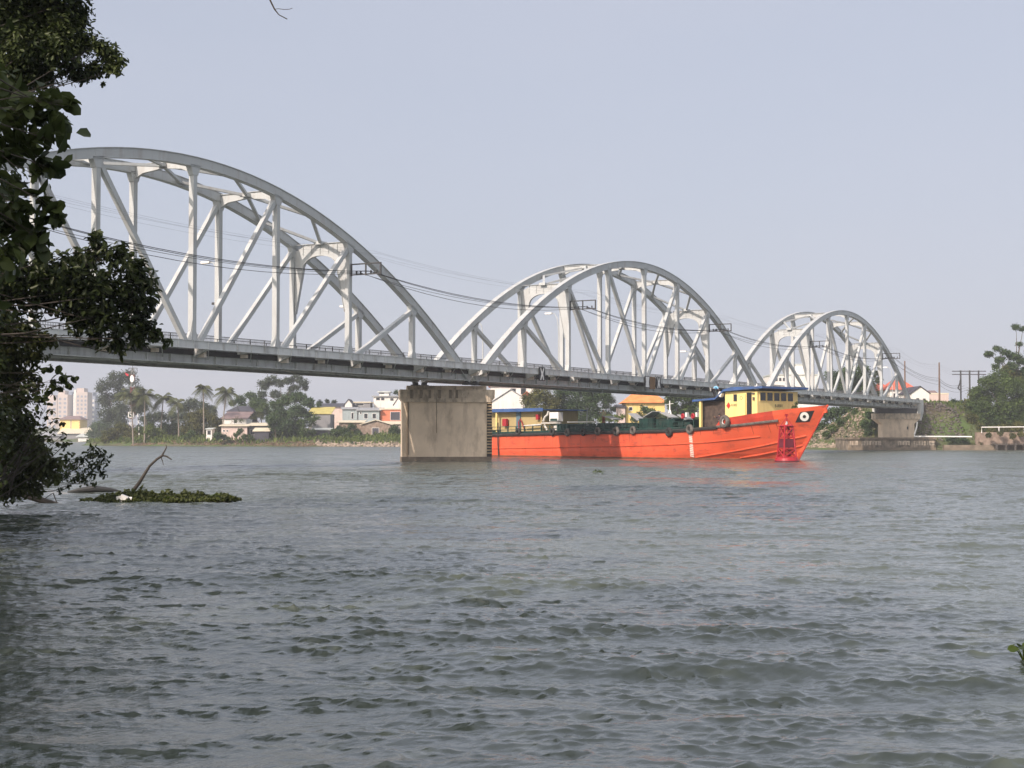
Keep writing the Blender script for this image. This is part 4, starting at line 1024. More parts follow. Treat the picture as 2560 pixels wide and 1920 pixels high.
# people: one continuous skinned body, clothes as children
def person(label, loc, rz, J, shirt, trousers, hat=None, sc=1.0):
    root = empty('person', loc, rz, label, 'person')
    def skin(name, verts, edges, rad, mt, par):
        me = bpy.data.meshes.new(name); me.from_pydata([Vector(v)*sc for v in verts], edges, []); me.materials.append(mt)
        o = bpy.data.objects.new(name, me); C.objects.link(o); o.parent = par
        o.modifiers.new('s', 'SKIN'); sv = me.skin_vertices[0].data
        for i, r in enumerate(rad): sv[i].radius = (r*sc, r*sc)
        sv[0].use_root = True
        sb = o.modifiers.new('b', 'SUBSURF'); sb.levels = 1; sb.render_levels = 1; return o
    names = ['pelvis', 'chest', 'neck', 'head', 'top', 'ls', 'le', 'lh', 'rs', 're', 'rh', 'lhip', 'lk', 'lf', 'rhip', 'rk', 'rf']
    V = [J[n] for n in names]; E = [(0, 1), (1, 2), (2, 3), (3, 4), (1, 5), (5, 6), (6, 7), (1, 8), (8, 9), (9, 10), (0, 11), (11, 12), (12, 13), (0, 14), (14, 15), (15, 16)]
    R = [0.13, 0.14, 0.055, 0.09, 0.07, 0.06, 0.045, 0.035, 0.06, 0.045, 0.035, 0.09, 0.06, 0.045, 0.09, 0.06, 0.045]
    body = skin('body', V, E, R, SKIN, root)
    skin('shirt', [J['pelvis'], J['chest'], J['ls'], J['le'], J['rs'], J['re']], [(0, 1), (1, 2), (2, 3), (1, 4), (4, 5)], [0.16, 0.18, 0.085, 0.065, 0.085, 0.065], shirt, root)
    skin('trousers', [J['pelvis'], J['lhip'], J['lk'], J['lf'], J['rhip'], J['rk'], J['rf']], [(0, 1), (1, 2), (2, 3), (0, 4), (4, 5), (5, 6)], [0.155, 0.105, 0.085, 0.07, 0.105, 0.085, 0.07], trousers, root)
    m = MB(); h = Vector(J['head'])*sc
    if hat: m.lathe(h+Vector((0, 0, 0.03)), [(0.16, 0), (0.17, 0.02), (0.11, 0.04), (0.10, 0.12), (0.03, 0.16)], 12); m.build('hat', hat, root)
    else: m.lathe(h+Vector((0, 0.015, -0.01)), [(0.095, 0), (0.108, 0.06), (0.095, 0.12), (0.03, 0.15)], 12); m.build('hair', BLACKP, root)
JS = dict(pelvis=(0, 0, 0.92), chest=(0, 0, 1.28), neck=(0, 0, 1.46), head=(0, -0.02, 1.56), top=(0, -0.02, 1.66), ls=(-0.2, 0, 1.38), le=(-0.42, -0.05, 1.28), lh=(-0.55, -0.15, 1.45), rs=(0.2, 0, 1.38), re=(0.4, -0.05, 1.22), rh=(0.52, -0.2, 1.1),
          lhip=(-0.1, 0, 0.86), lk=(-0.12, -0.03, 0.46), lf=(-0.13, 0, 0.06), rhip=(0.1, 0, 0.86), rk=(0.13, -0.05, 0.46), rf=(0.15, 0, 0.06))
p = s2w((-24.9, -2.2, 3.55))
person('crew member in pale camouflage shirt, reddish trousers and white hat standing on the barge deck', p, SHR, JS, mat('pale camouflage cotton', (0.40, 0.38, 0.24), 0.8, 0.35, 9), mat('reddish brown trousers', (0.22, 0.08, 0.06), 0.8, 0.1), WHITE)
JB = dict(pelvis=(0, 0.05, 0.80), chest=(0.05, -0.2, 1.02), neck=(0.08, -0.32, 1.10), head=(0.08, -0.38, 1.16), top=(0.08, -0.40, 1.26), ls=(-0.17, -0.2, 1.06), le=(-0.25, -0.33, 0.85), lh=(-0.14, -0.45, 0.72), rs=(0.24, -0.2, 1.06), re=(0.3, -0.33, 0.85), rh=(0.2, -0.45, 0.74),
          lhip=(-0.1, 0.05, 0.75), lk=(-0.13, -0.05, 0.42), lf=(-0.13, 0.02, 0.05), rhip=(0.1, 0.05, 0.75), rk=(0.13, -0.05, 0.42), rf=(0.13, 0.02, 0.05))
person('crew member in light blue shirt and black trousers bending over on the blue roof', s2w((-8.7, -2.4, 6.0)), SHR+math.pi*0.8, JB, mat('light blue shirt', (0.22, 0.50, 0.72), 0.8, 0.05), BLACKP, None, 1.2)
JW = dict(JS)
person('crew member in dark clothes standing in the porch behind the big tyre', s2w((-7.3, -3.15, 2.95)), SHR+0.6, JW, mat('dark shirt', (0.05, 0.03, 0.035), 0.8), BLACKP, None, 0.95)

# ------------------------------------------------------------------ buoy
root = empty('navigation_buoy', G(rr(1966, 140), 140, 0.0), -YAW + 0.35, 'red lattice channel buoy floating in front of the barge bow', 'buoy')
m = MB(); m.lathe((0, 0, 0), [(1.02, -0.3), (1.12, 0.02), (1.12, 0.10)], 28, 1); m.lathe((0, 0, 0.10), [(1.10, 0), (1.02, 0.2), (0.95, 0.28), (0.35, 0.30)], 28); m.build('float', [REDB, REDD], root)
m = MB(); zt, zb = 3.18, 0.38
cor = [(sx, sy) for sx in (-1, 1) for sy in (-1, 1)]
for sx, sy in cor: m.tube([(sx*0.62, sy*0.62, zb), (sx*0.42, sy*0.42, zt)], 0.085, 6)
def cp(sx, sy, z): w = 0.62-(0.20)*(z-zb)/(zt-zb); return (sx*w, sy*w, z)
lv = [0.42, 1.15, 2.2, 3.15]
for z in lv:
    for a, b in (((-1, -1), (1, -1)), ((1, -1), (1, 1)), ((1, 1), (-1, 1)), ((-1, 1), (-1, -1))):
        m.tube([cp(*a, z), cp(*b, z)], 0.06, 5)
for za, zc in ((0.42, 1.15), (2.2, 3.15)):
    for a, b in (((-1, -1), (1, -1)), ((1, -1), (1, 1)), ((1, 1), (-1, 1)), ((-1, 1), (-1, -1))):
        m.tube([cp(*a, za), cp(*b, zc)], 0.06, 5); m.tube([cp(*b, za), cp(*a, zc)], 0.06, 5)
m.build('lattice_tower', REDB, root)
m = MB()
for a, b in (((-1, -1), (1, -1)), ((1, -1), (1, 1)), ((1, 1), (-1, 1)), ((-1, 1), (-1, -1))):
    q = [Vector(cp(*a, 1.2)), Vector(cp(*b, 1.2)), Vector(cp(*b, 2.15)), Vector(cp(*a, 2.15))]
    c0 = (q[0]+q[1]+q[2]+q[3])/4; nn = Vector((c0.x, c0.y, 0)).normalized(); q = [c0+(p-c0)*0.86 for p in q]
    m.prism(q, (0, 0, 0), nn*-0.03)
m.build('radar_panel', REDD, root)
m = MB(); m.lathe((0, 0, 3.2), [(0.62, 0), (0.64, 0.05), (0.55, 0.12), (0.2, 0.16)], 20); m.tube([(-0.95, 0, 3.22), (0.95, 0, 3.22)], 0.03, 5)
for sx, sy in cor: m.tube([(sx*0.38, sy*0.38, 3.3), (0, 0, 4.0)], 0.035, 5)
m.tube([(0, 0, 3.9), (0, 0, 4.15)], 0.04, 6); m.box((0, 0, 4.22), (0.2, 0.2, 0.22)); m.build('top_platform', REDB, root)
m = MB(); m.lathe((0, 0, 3.34), [(0.09, 0), (0.11, 0.1), (0.09, 0.26), (0.03, 0.32)], 12); m.build('lantern', WHITE, root)

# ------------------------------------------------------------------ houses
def house(label, x0, x1, ytop, ybase, Z, wallm, roofm=None, kind='flat', d=7.0, rise=None, rot=0.0, over=0.5, wins=(), name='riverside_house', cat='house', group='houses on the far bank', gable=None, door=None, wm=GLASSD):
    w = ms(x1-x0, Z); zt = hh(ytop, Z); zb = hh(ybase, Z); r = rr((x0+x1)/2, Z)
    ground = min(gz(r, Z), zb)-0.5
    root = empty(name, G(r, Z, 0), -YAW+rot, label, cat, group)
    m = MB(); m.b2(-w/2, w/2, 0, d, ground, zt); m.build('wall', wallm, root)
    if rise is None: rise = w*0.18
    if kind == 'flat':
        m = MB(); m.b2(-w/2-over, w/2+over, -over, d+over, zt, zt+0.3); m.build('roof', roofm, root)
    elif kind == 'slope':          # falls towards the water
        m = MB(); m.prism([(-w/2-over, -over, zt-0.05), (-w/2-over, -over, zt+0.1), (-w/2-over, d+over, zt+rise+0.1), (-w/2-over, d+over, zt+rise-0.05)][::-1], (0, 0, 0), (w+2*over, 0, 0)); m.build('roof', roofm, root)
    elif kind == 'gable':          # gable end towards the water
        m = MB(); ap = rise
        m.prism([(-w/2, 0.01, zt), (w/2, 0.01, zt), (0, 0.01, zt+ap)], (0, 0, 0), (0, d-0.02, 0)); m.build('gable', gable or wallm, root)
        m = MB()
        for sg in (-1, 1):
            a = Vector((0, 0, zt+ap+0.10)); b = Vector((sg*(w/2+over), 0, zt-ap*over/(w/2)+0.10)); m.prism([(a.x, -over, a.z), (b.x, -over, b.z), (b.x, -over, b.z+0.16), (a.x, -over, a.z+0.16)][::(-1 if sg < 0 else 1)], (0, 0, 0), (0, d+2*over, 0))
        m.build('roof', roofm, root)
    elif kind in ('ridge', 'hip'):          # ridge parallel to the water
        m = MB(); ins = rise*0.9 if kind == 'hip' else 0.0
        A = [(-w/2-over, -over, zt), (w/2+over, -over, zt), (w/2+over, d+over, zt), (-w/2-over, d+over, zt), (-w/2-over*(0 if ins else 1)+ins, d/2, zt+rise), (w/2+over*(0 if ins else 1)-ins, d/2, zt+rise)]
        m.add(A, [(0, 1, 5, 4), (1, 2, 5), (2, 3, 4, 5), (3, 0, 4), (3, 2, 1, 0)]); m.build('roof', roofm, root)
    for (a, b, c, e) in wins:      # fractions across / height pixels
        xa = -w/2 + w*a; xb2 = -w/2 + w*b; za = hh(e, Z); zc = hh(c, Z)
        f = MB(); f.b2(xa-0.08, xb2+0.08, -0.06, 0, za-0.08, zc+0.08); f = f.build('window', WHITE if wallm is not W_WHITE else W_GREY, root)
        g = MB(); g.b2(xa, xb2, -0.075, -0.06, za, zc); g.build('pane', wm, f)
    if door:
        a, b, c, e = door; m = MB(); m.b2(-w/2+w*a, -w/2+w*b, -0.05, 0, hh(e, Z), hh(c, Z)); m.build('door', W_DARK, root)
    return root
house('long pale pink shed with a cream roof low on the bank', 554, 618, 1065, 1093, 384, W_PINK, R_CREAM, 'slope', 8, 0.5, 0.06, 0.6, [(0.07, 0.13, 1075, 1079), (0.2, 0.26, 1075, 1079), (0.66, 0.72, 1074, 1079)])
house('white house with brown sheet roof behind the pink shed', 556, 616, 1047, 1060, 398, W_WHITE, R_BROWN, 'slope', 9, 1.9, 0.0, 0.4, [(0.5, 0.6, 1051, 1057)])
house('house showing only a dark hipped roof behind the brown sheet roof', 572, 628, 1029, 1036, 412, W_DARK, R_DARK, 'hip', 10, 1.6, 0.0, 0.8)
house('tiny white hut with a tilted pale roof left of the pink shed', 516, 530, 1073, 1096, 386, W_WHITE, R_PALE, 'slope', 4, 0.3, 0.0, 0.3, [(0.25, 0.75, 1077, 1086)])
house('low house with stacked cream awnings beside the dense layered tree', 622, 668, 1064, 1092, 386, W_GREY, R_CREAM, 'slope', 6, 0.7, -0.05, 0.8, [(0.1, 0.35, 1074, 1086), (0.5, 0.85, 1076, 1088)])
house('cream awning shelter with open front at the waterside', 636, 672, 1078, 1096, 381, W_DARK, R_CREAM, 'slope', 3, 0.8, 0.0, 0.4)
house('grey walled house with a yellow sheet roof', 772, 826, 1035, 1066, 396, W_GREY, R_YEL, 'slope', 9, 1.9, 0.0, 0.3, [(0.2, 0.3, 1042, 1050)])
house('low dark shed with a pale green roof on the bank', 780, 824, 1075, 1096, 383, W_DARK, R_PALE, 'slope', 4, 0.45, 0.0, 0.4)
house('long house with a low dark curved roof above the yellow roof', 806, 884, 1017, 1034, 420, W_PINK, R_DARK, 'ridge', 12, 1.1, 0.03, 0.6)
house('pale blue house, left half with a sloping grey roof', 856, 893, 1023, 1052, 402, W_BLUE, R_GREY, 'slope', 8, 0.6, 0.10, 0.4, [(0.62, 0.74, 1032, 1047)])
house('pale blue house with two narrow windows next to the orange house', 896, 948, 1026, 1052, 400, W_BLUE, R_GREY, 'slope', 9, 0.8, 0.0, 0.6, [(0.28, 0.44, 1034, 1046), (0.68, 0.84, 1034, 1046), (0.08, 0.14, 1029, 1035)])
house('bright orange house with a recessed balcony beside the pier', 951, 1004, 1024, 1056, 401, W_ORANGE, R_CREAM, 'flat', 8, None, 0.0, 0.3, [(0.48, 0.92, 1030, 1050)], wm=W_DARK)
house('white two storey block with dark upper windows behind the orange house', 934, 1002, 992, 1018, 428, W_WHITE, R_GREY, 'flat', 10, None, 0.0, 0.5, [(0.10, 0.22, 995, 1000), (0.28, 0.38, 995, 1000), (0.62, 0.72, 996, 1001)])
house('small white rooftop storey with a flat dark roof', 948, 972, 981, 994, 432, W_WHITE, R_PALE, 'flat', 6, None, 0.0, 0.5, [(0.0, 0.5, 982, 984)])
house('small white gabled house between the roofs', 862, 880, 1011, 1026, 418, W_WHITE, R_DARK, 'gable', 8, 1.25, 0.0, 0.2)
house('white gabled house front right against the pier', 984, 1008, 1012, 1024, 414, W_WHITE, R_DARK, 'gable', 8, 1.9, 0.0, 0.2)
house('house with a dark flat roof left of the white two storey block', 885, 925, 1007, 1022, 424, W_GREY, R_CREAM, 'flat', 8, None, 0.0, 0.3, [(0.1, 0.6, 1009, 1014)])
house('weathered brick hut with a wide low gable and one dark opening', 904, 976, 1062, 1094, 386, BRICKM, R_CREAM, 'gable', 6, 1.05, 0.0, 0.5, [(0.37, 0.6, 1070, 1087)], wm=W_DARK)
house('long low brick wall house with a pale awning', 848, 906, 1056, 1086, 391, BRICKM, R_CREAM, 'slope', 5, 0.5, 0.0, 0.6)
house('cream verandah roof running up to the pier', 944, 1010, 1060, 1088, 392, W_PINK, R_CREAM, 'slope', 5, 0.7, 0.0, 0.6)
# behind the barge
g2 = 'houses behind the barge'
house('large white gable wall above the barge stern', 1229, 1325, 1006, 1075, 330, W_WHITE, R_GREY, 'gable', 16, 2.65, 0.0, 0.25, group=g2)
house('white house with red roof and window behind the white gable wall', 1226, 1342, 966, 1000, 352, W_WHITE, R_RED, 'hip', 10, 1.5, 0.0, 0.5, [(0.66, 0.76, 971, 985), (0.45, 0.54, 972, 980)], group=g2)
house('little house with a small red gable right of the white gable wall', 1304, 1330, 992, 1010, 336, R_RED, R_RED, 'gable', 6, 1.0, 0.0, 0.3, group=g2)
house('yellow house with a broad orange tiled roof', 1565, 1662, 1007, 1062, 325, W_YELL, R_ORANGE, 'hip', 12, 2.5, 0.0, 0.8, [(0.08, 0.16, 1018, 1026), (0.45, 0.55, 1016, 1026)], group=g2)
house('small pale pink annex with a thin dark roof beside the yellow house', 1545, 1563, 1018, 1050, 324, W_PINK, R_DARK, 'slope', 5, 0.5, 0.0, 0.4, group=g2)
# right end
g3 = 'buildings behind the right end of the bridge'
house('tall plain white building behind the farthest arch', 1990, 2022, 912, 1030, 420, W_WHITE, R_PALE, 'flat', 14, None, 0.0, 0.2, group=g3)
house('long white building with small windows behind the farthest arch', 1930, 2046, 938, 1030, 415, W_WHITE, R_PALE, 'flat', 14, None, 0.0, 0.2, [(0.08, 0.12, 945, 952), (0.16, 0.20, 945, 952), (0.24, 0.28, 945, 952)], group=g3)
house('house with a steep red hipped roof behind the bridge end', 2225, 2288, 974, 1015, 330, W_WHITE, R_RED, 'hip', 9, 2.9, 0.0, 0.6, [(0.15, 0.25, 984, 994), (0.4, 0.5, 984, 994)], group=g3)
house('house with a lower red roof left of the steep red hipped roof', 2192, 2232, 976, 1015, 338, W_CREAM, R_RED, 'hip', 9, 1.9, 0.0, 0.5, [(0.3, 0.6, 986, 996)], group=g3)
house('white gabled house front at the right end of the deck', 2278, 2324, 984, 1022, 318, W_WHITE, R_DARK, 'gable', 10, 1.35, 0.0, 0.25, [(0.3, 0.42, 996, 1004), (0.66, 0.76, 997, 1006)], group=g3)
house('long flat pale pink building right of the white gabled house', 2318, 2372, 986, 1024, 322, W_PINK, R_CREAM, 'flat', 10, None, 0.0, 0.05, group=g3)
house('house with a faded red roof behind the flat pink building', 2312, 2346, 986, 1000, 345, W_PINK, R_BROWN, 'ridge', 8, 1.0, 0.0, 0.3, group=g3)
# distant city
def tower(label, x0, x1, yt, Z, wm, rows, cols, d=18):
    w = ms(x1-x0, Z); zt = hh(yt, Z); root = empty('tower_block', G(rr((x0+x1)/2, Z), Z, 0), -YAW+0.05, label, 'tower block', 'hazy tower blocks on the skyline')
    m = MB(); m.b2(-w/2, w/2, 0, d, 0, zt); m.build('wall', wm, root)
    m = MB(); m.b2(-w/2, w*0.15, 2, d-2, zt, zt+3.2); m.build('roof_plant', wm, root)
    if cols:
        H = zt-6
        for c in range(cols):
            for k in range(rows):
                xa = -w/2+w*(c+0.25)/cols; xb2 = -w/2+w*(c+0.75)/cols; za = 4+H*(k+0.25)/rows; zb = 4+H*(k+0.75)/rows
                m = MB(); m.b2(xa, xb2, -0.12, -0.0, za, zb); m.build('window', W_TOWB if wm is W_TOWER else W_WHITE, root)
tower('pale pink tower block with balconies, leftmost on the hazy skyline', 144, 168, 986, 1250, W_TOWER, 9, 2)
tower('narrow blue grey tower block between the two pink ones', 168, 184, 990, 1270, W_TOWB, 0, 0)
tower('widest pink tower block with a flat top on the hazy skyline', 190, 218, 980, 1240, W_TOWER, 10, 3)
tower('cream narrow tower face joined left of the widest pink tower', 183, 191, 984, 1240, W_WHITE, 10, 1)
tower('blue grey tower block rightmost on the skyline beside the big tree', 218, 238, 990, 1300, W_TOWB, 8, 2)
tower('low faint tower block farthest left through the leaves', 118, 142, 996, 1400, W_TOWER, 6, 2)
g4 = 'low buildings on the distant left shore'
house('sunlit yellow building on the distant left shore', 150, 199, 1049, 1076, 780, W_YELL, R_BROWN, 'hip', 14, 2.0, 0.0, 1.0, [(0.55, 0.58, 1050, 1072)], group=g4)
house('long white warehouse roof below the yellow building', 150, 222, 1084, 1100, 768, W_GREY, R_CREAM, 'slope', 14, 3.0, 0.1, 1.0, group=g4)
house('low white shed at the water on the distant left shore', 196, 232, 1092, 1102, 755, W_WHITE, R_PALE, 'slope', 8, 1.5, 0.0, 1.0, group=g4)
house('grey shed leftmost on the distant shore', 96, 150, 1090, 1101, 765, W_GREY, R_GREY, 'slope', 10, 2.0, 0.0, 1.0, group=g4)
house('small cream house on the distant shore next to the dark grove', 200, 222, 1076, 1090, 790, W_WHITE, R_GREY, 'slope', 10, 1.5, 0.0, 1.0, group=g4)
# small boat
root = empty('small_boat', G(rr(263, 470), 470, 0), -YAW+1.2, 'small dark boat on the water left of the wooded point', 'boat')
m = MB(); m.prism([(-2.2, -0.9, 0.0), (2.4, -0.9, 0.0), (2.9, -0.9, 0.9), (-2.3, -0.9, 0.7)], (0, 0, 0), (0, 1.8, 0)); m.build('hull', W_DARK, root)
m = MB(); m.b2(-1.6, 0.8, -0.8, 0.8, 0.7, 1.7); m.build('cabin', R_BROWN, root)

# ------------------------------------------------------------------ poles and masts
for (px, pt, pb, Z, lb) in ((2263, 902, 1010, 300, 'thin dark utility pole behind the last arch'), (2349, 906, 1018, 285, 'tall brown utility pole standing at the end of the bridge')):
    b = G(rr(px, Z), Z, 0); b.z = max(gz(rr(px, Z), Z)-0.3, 2); m = MB(); t = hh(pt, Z)-b.z
    m.tube([(0, 0, 0), (0, 0, t)], [0.19, 0.12], 8); m.box((0, 0, t-0.4), (0.1, 0.1, 0.5))
    o = m.build('utility_pole', mat('brown pole', (0.16, 0.10, 0.07), 0.8, 0.2)); o.location = b; tag(o, lb, 'pole', 'utility poles at the bridge end')
root = empty('three_post_pylon', G(rr(2425, 300), 300, 0), -YAW, 'three linked utility posts with double crossarms in front of the trees', 'pylon')
for dx in (-1.75, 0, 1.75):
    m = MB(); m.tube([(dx, 0, 2), (dx, 0, hh(926, 300))], 0.16, 8); m.build('post', DARKST, root)
for z in (hh(928, 300), hh(936, 300)):
    m = MB(); m.b2(-3.4, 3.2, -0.08, 0.08, z-0.08, z+0.08); m.build('crossarm', DARKST, root)
m = MB(); m.tube([(-1.95, 0, hh(975, 300)), (-2.3, 0, hh(970, 300)), (-1.9, 0, hh(958, 300)), (-1.8, 0, hh(950, 300))], 0.16, 6); m.build('cable_coil', BLACKP, root)
# signal mast on the point
Zm = 418; b = G(rr(331, Zm), Zm, 0); b.z = 0.5
root = empty('signal_mast', b, -YAW, 'red and white lattice signal mast rising among the palms', 'signal mast')
ht = hh(920, Zm)-0.5
m = MB(); nseg = 12
for k in range(nseg):
    z0, z1 = ht*k/nseg, ht*(k+1)/nseg; w = 0.75-0.35*k/nseg; w1 = 0.75-0.35*(k+1)/nseg; mi = k % 2
    for sx in (-1, 1):
        for sy in (-1, 1): m.tube([(sx*w, sy*w, z0), (sx*w1, sy*w1, z1)], 0.045, 4, mi)
        m.tube([(sx*w, -w, z0), (-sx*w1, -w1, z1)], 0.04, 4, mi)
    m.tube([(-w, -w, z0), (w, -w, z0)], 0.04, 4, mi)
m.build('lattice', [mat('mast red', (0.30, 0.07, 0.06), 0.6), mat('mast grey white', (0.32, 0.32, 0.31), 0.6)], root)
m = MB()
for sx in (-1, 1):
    for (a, c) in (((0.15, ht-1.2), (1.2, ht-1.2)), ((1.2, ht-1.2), (1.2, ht)), ((1.2, ht), (0.15, ht)), ((0.15, ht), (0.15, ht-1.2))):
        m.tube([(sx*a[0], 0, a[1]), (sx*c[0], 0, c[1])], 0.07, 4)
m.tube([(0, 0, ht-1.5), (0, 0, ht+0.9)], 0.07, 5); m.build('top_frame', DARKST, root)
m = MB(); m.lathe((0, -0.9, 0), [(0.01, 0), (0.02, 0.01)], 4)
m = MB(); pl = [(0.55*math.cos(a), -0.8, hh(947, Zm)-0.5+1.0*math.sin(a)) for a in np.linspace(0, 2*math.pi, 16, endpoint=False)]; m.prism(pl, (0, 0, 0), (0, -0.06, 0)); m.build('oval_board', WHITE, root)
m = MB(); m.prism([(-2.1, -0.2, hh(931, Zm)-0.5), (-1.0, -0.2, hh(936, Zm)-0.5), (-1.2, -0.2, hh(941, Zm)-0.5), (-1.8, -0.2, hh(938, Zm)-0.5)], (0, 0, 0), (0, 0.04, 0)); m.build('red_flag', mat('flag red', (0.5, 0.03, 0.05), 0.7), root)
for k, (py, N) in enumerate(((1037, True), (1062, False))):
    z = hh(py, Zm)-0.5; s_ = 0.78; f = MB()
    if N:
        for q in ((-s_, s_, z+s_-0.2, z+s_), (-s_, s_, z-s_, z-s_+0.2), (-s_, -s_+0.22, z-s_, z+s_), (s_-0.22, s_, z-s_, z+s_)): f.b2(q[0], q[1], -1.62, -1.58, q[2], q[3])
        f.bar((-s_*0.5, -1.6, z+s_*0.5), (s_*0.5, -1.6, z-s_*0.5), 0.04, 0.16)
        bk = MB(); bk.b2(-s_+0.02, s_-0.02, -1.56, -1.5, z-s_, z+s_); bk.build('backboard', GREENM, root)
    else:
        f.bar((-0.5, -1.6, z+0.45), (0.6, -1.6, z+0.55), 0.04, 0.2); f.bar((0.6, -1.6, z+0.5), (0.55, -1.6, z-0.1), 0.04, 0.2); f.bar((-0.5, -1.6, z+0.4), (0.6, -1.6, z-0.7), 0.04, 0.16)
    f.build('signal_board', WHITE, root)
root = empty('striped_pole', G(rr(349, 408), 408, 0), -YAW, 'leaning pole banded white and dark beside the signal mast', 'pole')
for k in range(9):
    z = 0.8+k*0.85; m = MB(); x = -0.12*(z-0.8)*(0.15+0.14*k/3); x2 = -0.12*(z+0.05)*(0.15+0.14*(k+1)/3)
    m.tube([(x, 0, z), (x2, 0, z+0.85)], 0.13, 7); m.build('band', WHITE if k % 2 == 0 else DARKST, root)

# ------------------------------------------------------------------ far vegetation
T = 'trees on the far bank'
px_tree('tall hazy broad tree behind the signal mast', 'tree', T, [(258, 965, 22), (290, 950, 26), (325, 945, 22), (262, 1000, 24), (300, 985, 26), (335, 975, 22), (270, 1035, 26), (310, 1025, 28), (345, 1015, 24), (300, 1060, 24)], 520, (295, 1090), 0.85, L_PINE, 2.1, trunk_r=0.5, split=3)
px_tree('dark purple looking grove tree at the edge of the distant shore', 'tree', T, [(245, 1068, 20), (228, 1085, 14), (262, 1060, 20), (255, 1088, 18)], 600, (246, 1104), 0.8, L_DEEP, 3, trunk_r=0.4)
for lb, x, y, bs, L, Z in (('coconut palm wrapped around the signal mast', 326, 988, (334, 1070), 5.0, 412), ('second coconut palm right of the signal mast with raised fronds', 362, 990, (362, 1072), 4.4, 410), ('leaning coconut palm just behind the second palm', 352, 1003, (374, 1070), 3.6, 416),
        ('coconut palm in the middle of the palm group', 408, 998, (402, 1075), 4.2, 416), ('coconut palm with browning fronds left of the lone palm', 444, 1010, (448, 1080), 3.8, 410), ('lone slender palm standing clear against the sky', 508, 975, (510, 1060), 3.6, 408), ('tall palm beside the brown roofed house', 566, 984, (554, 1070), 4.3, 402)):
    palm(lb, x, y-3, bs, Z-12, L*1.2)
px_tree('olive bush overhanging the tip of the wooded point', 'tree', T, [(275, 1085, 18), (300, 1072, 22), (325, 1080, 22), (262, 1098, 10), (290, 1098, 14), (320, 1100, 16), (345, 1085, 16)], 412, (300, 1112), 0.6, L_OLI2, 3.2, trunk_r=0.3)
px_tree('bright yellow green thicket at the waterline beside the striped pole', 'bush', T, [(372, 1075, 16), (395, 1085, 18), (420, 1095, 16), (380, 1100, 14), (404, 1104, 12), (440, 1100, 10), (360, 1095, 12)], 400, (395, 1112), 0.55, L_YEL, 3.2, trunk_r=0.2, name='bush')
px_tree('mid green shrub mass under the palms', 'tree', T, [(410, 1070, 18), (440, 1070, 18), (380, 1066, 14), (425, 1085, 16), (455, 1088, 16), (350, 1072, 12)], 408, (415, 1108), 0.55, L_MID, 3, trunk_r=0.25)
px_tree('round olive tree with orange tinge left of the pink shed', 'tree', T, [(480, 1045, 22), (505, 1040, 24), (530, 1050, 22), (545, 1070, 18), (490, 1070, 22), (520, 1078, 20), (465, 1070, 18), (555, 1055, 12)], 400, (505, 1108), 0.6, L_OLI2, 3.2, trunk_r=0.35)
px_tree('hazy rounded tree behind the lone palm', 'tree', T, [(480, 1010, 18), (505, 1018, 20), (460, 1020, 16), (530, 1025, 14)], 470, (490, 1060), 0.8, L_PINE, 2.6, trunk_r=0.35)
px_tree('small green bush at the waterline under the round olive tree', 'bush', T, [(470, 1090, 10), (480, 1082, 10), (458, 1098, 8)], 388, (470, 1108), 0.4, L_MID, 3.2, trunk_r=0.12, name='bush')
px_tree('tall wispy pine like tree with two crowns behind the layered tree', 'tree', T, [(660, 962, 17), (680, 950, 18), (700, 958, 14), (655, 985, 14), (720, 952, 16), (742, 945, 16), (760, 958, 14), (735, 972, 16), (765, 970, 10), (690, 985, 16), (725, 990, 16), (655, 1000, 12)], 455, (700, 1060), 0.6, L_PINE, 2.3, trunk_r=0.4, flat=0.7)
px_tree('flat layered green tree above the dark hipped roof', 'tree', T, [(600, 1000, 16), (625, 990, 16), (645, 1002, 16), (580, 1008, 12), (612, 1018, 16), (640, 1022, 14)], 425, (620, 1070), 0.6, L_DEEP, 2.8, trunk_r=0.3, flat=0.6)
px_tree('dense deep green layered tree in front of the awning house', 'tree', T, [(715, 1000, 24), (745, 995, 22), (690, 1012, 20), (770, 1005, 16), (705, 1035, 26), (740, 1030, 26), (680, 1045, 16), (765, 1035, 18), (715, 1062, 26), (745, 1060, 22), (690, 1070, 18), (725, 1085, 20)], 384, (722, 1106), 0.6, L_DEEP, 3.0, trunk_r=0.45, flat=0.62, split=3)
px_tree('upright leafy banana clump right of the layered tree', 'tree', T, [(755, 1060, 14), (775, 1055, 15), (790, 1045, 10), (762, 1080, 14), (780, 1080, 12)], 380, (768, 1106), 0.9, L_MID, 3, asp=0.3, trunk_r=0.2, droop=-1.2)
px_tree('fan shaped traveller palm in front of the brown roof', 'plant', T, [(645, 1035, 12), (635, 1042, 10), (655, 1042, 9)], 394, (645, 1064), 1.1, L_PALM, 4, asp=0.18, trunk_r=0.2, name='fan_palm', droop=-1.5)
px_tree('spiky agave like plant on the pink shed roof line', 'plant', T, [(594, 1050, 9), (582, 1052, 6), (604, 1050, 6)], 390, (594, 1062), 0.9, L_PALM, 4, asp=0.15, name='spiky_plant', droop=-1.0, crownname='leaves', sub=False)
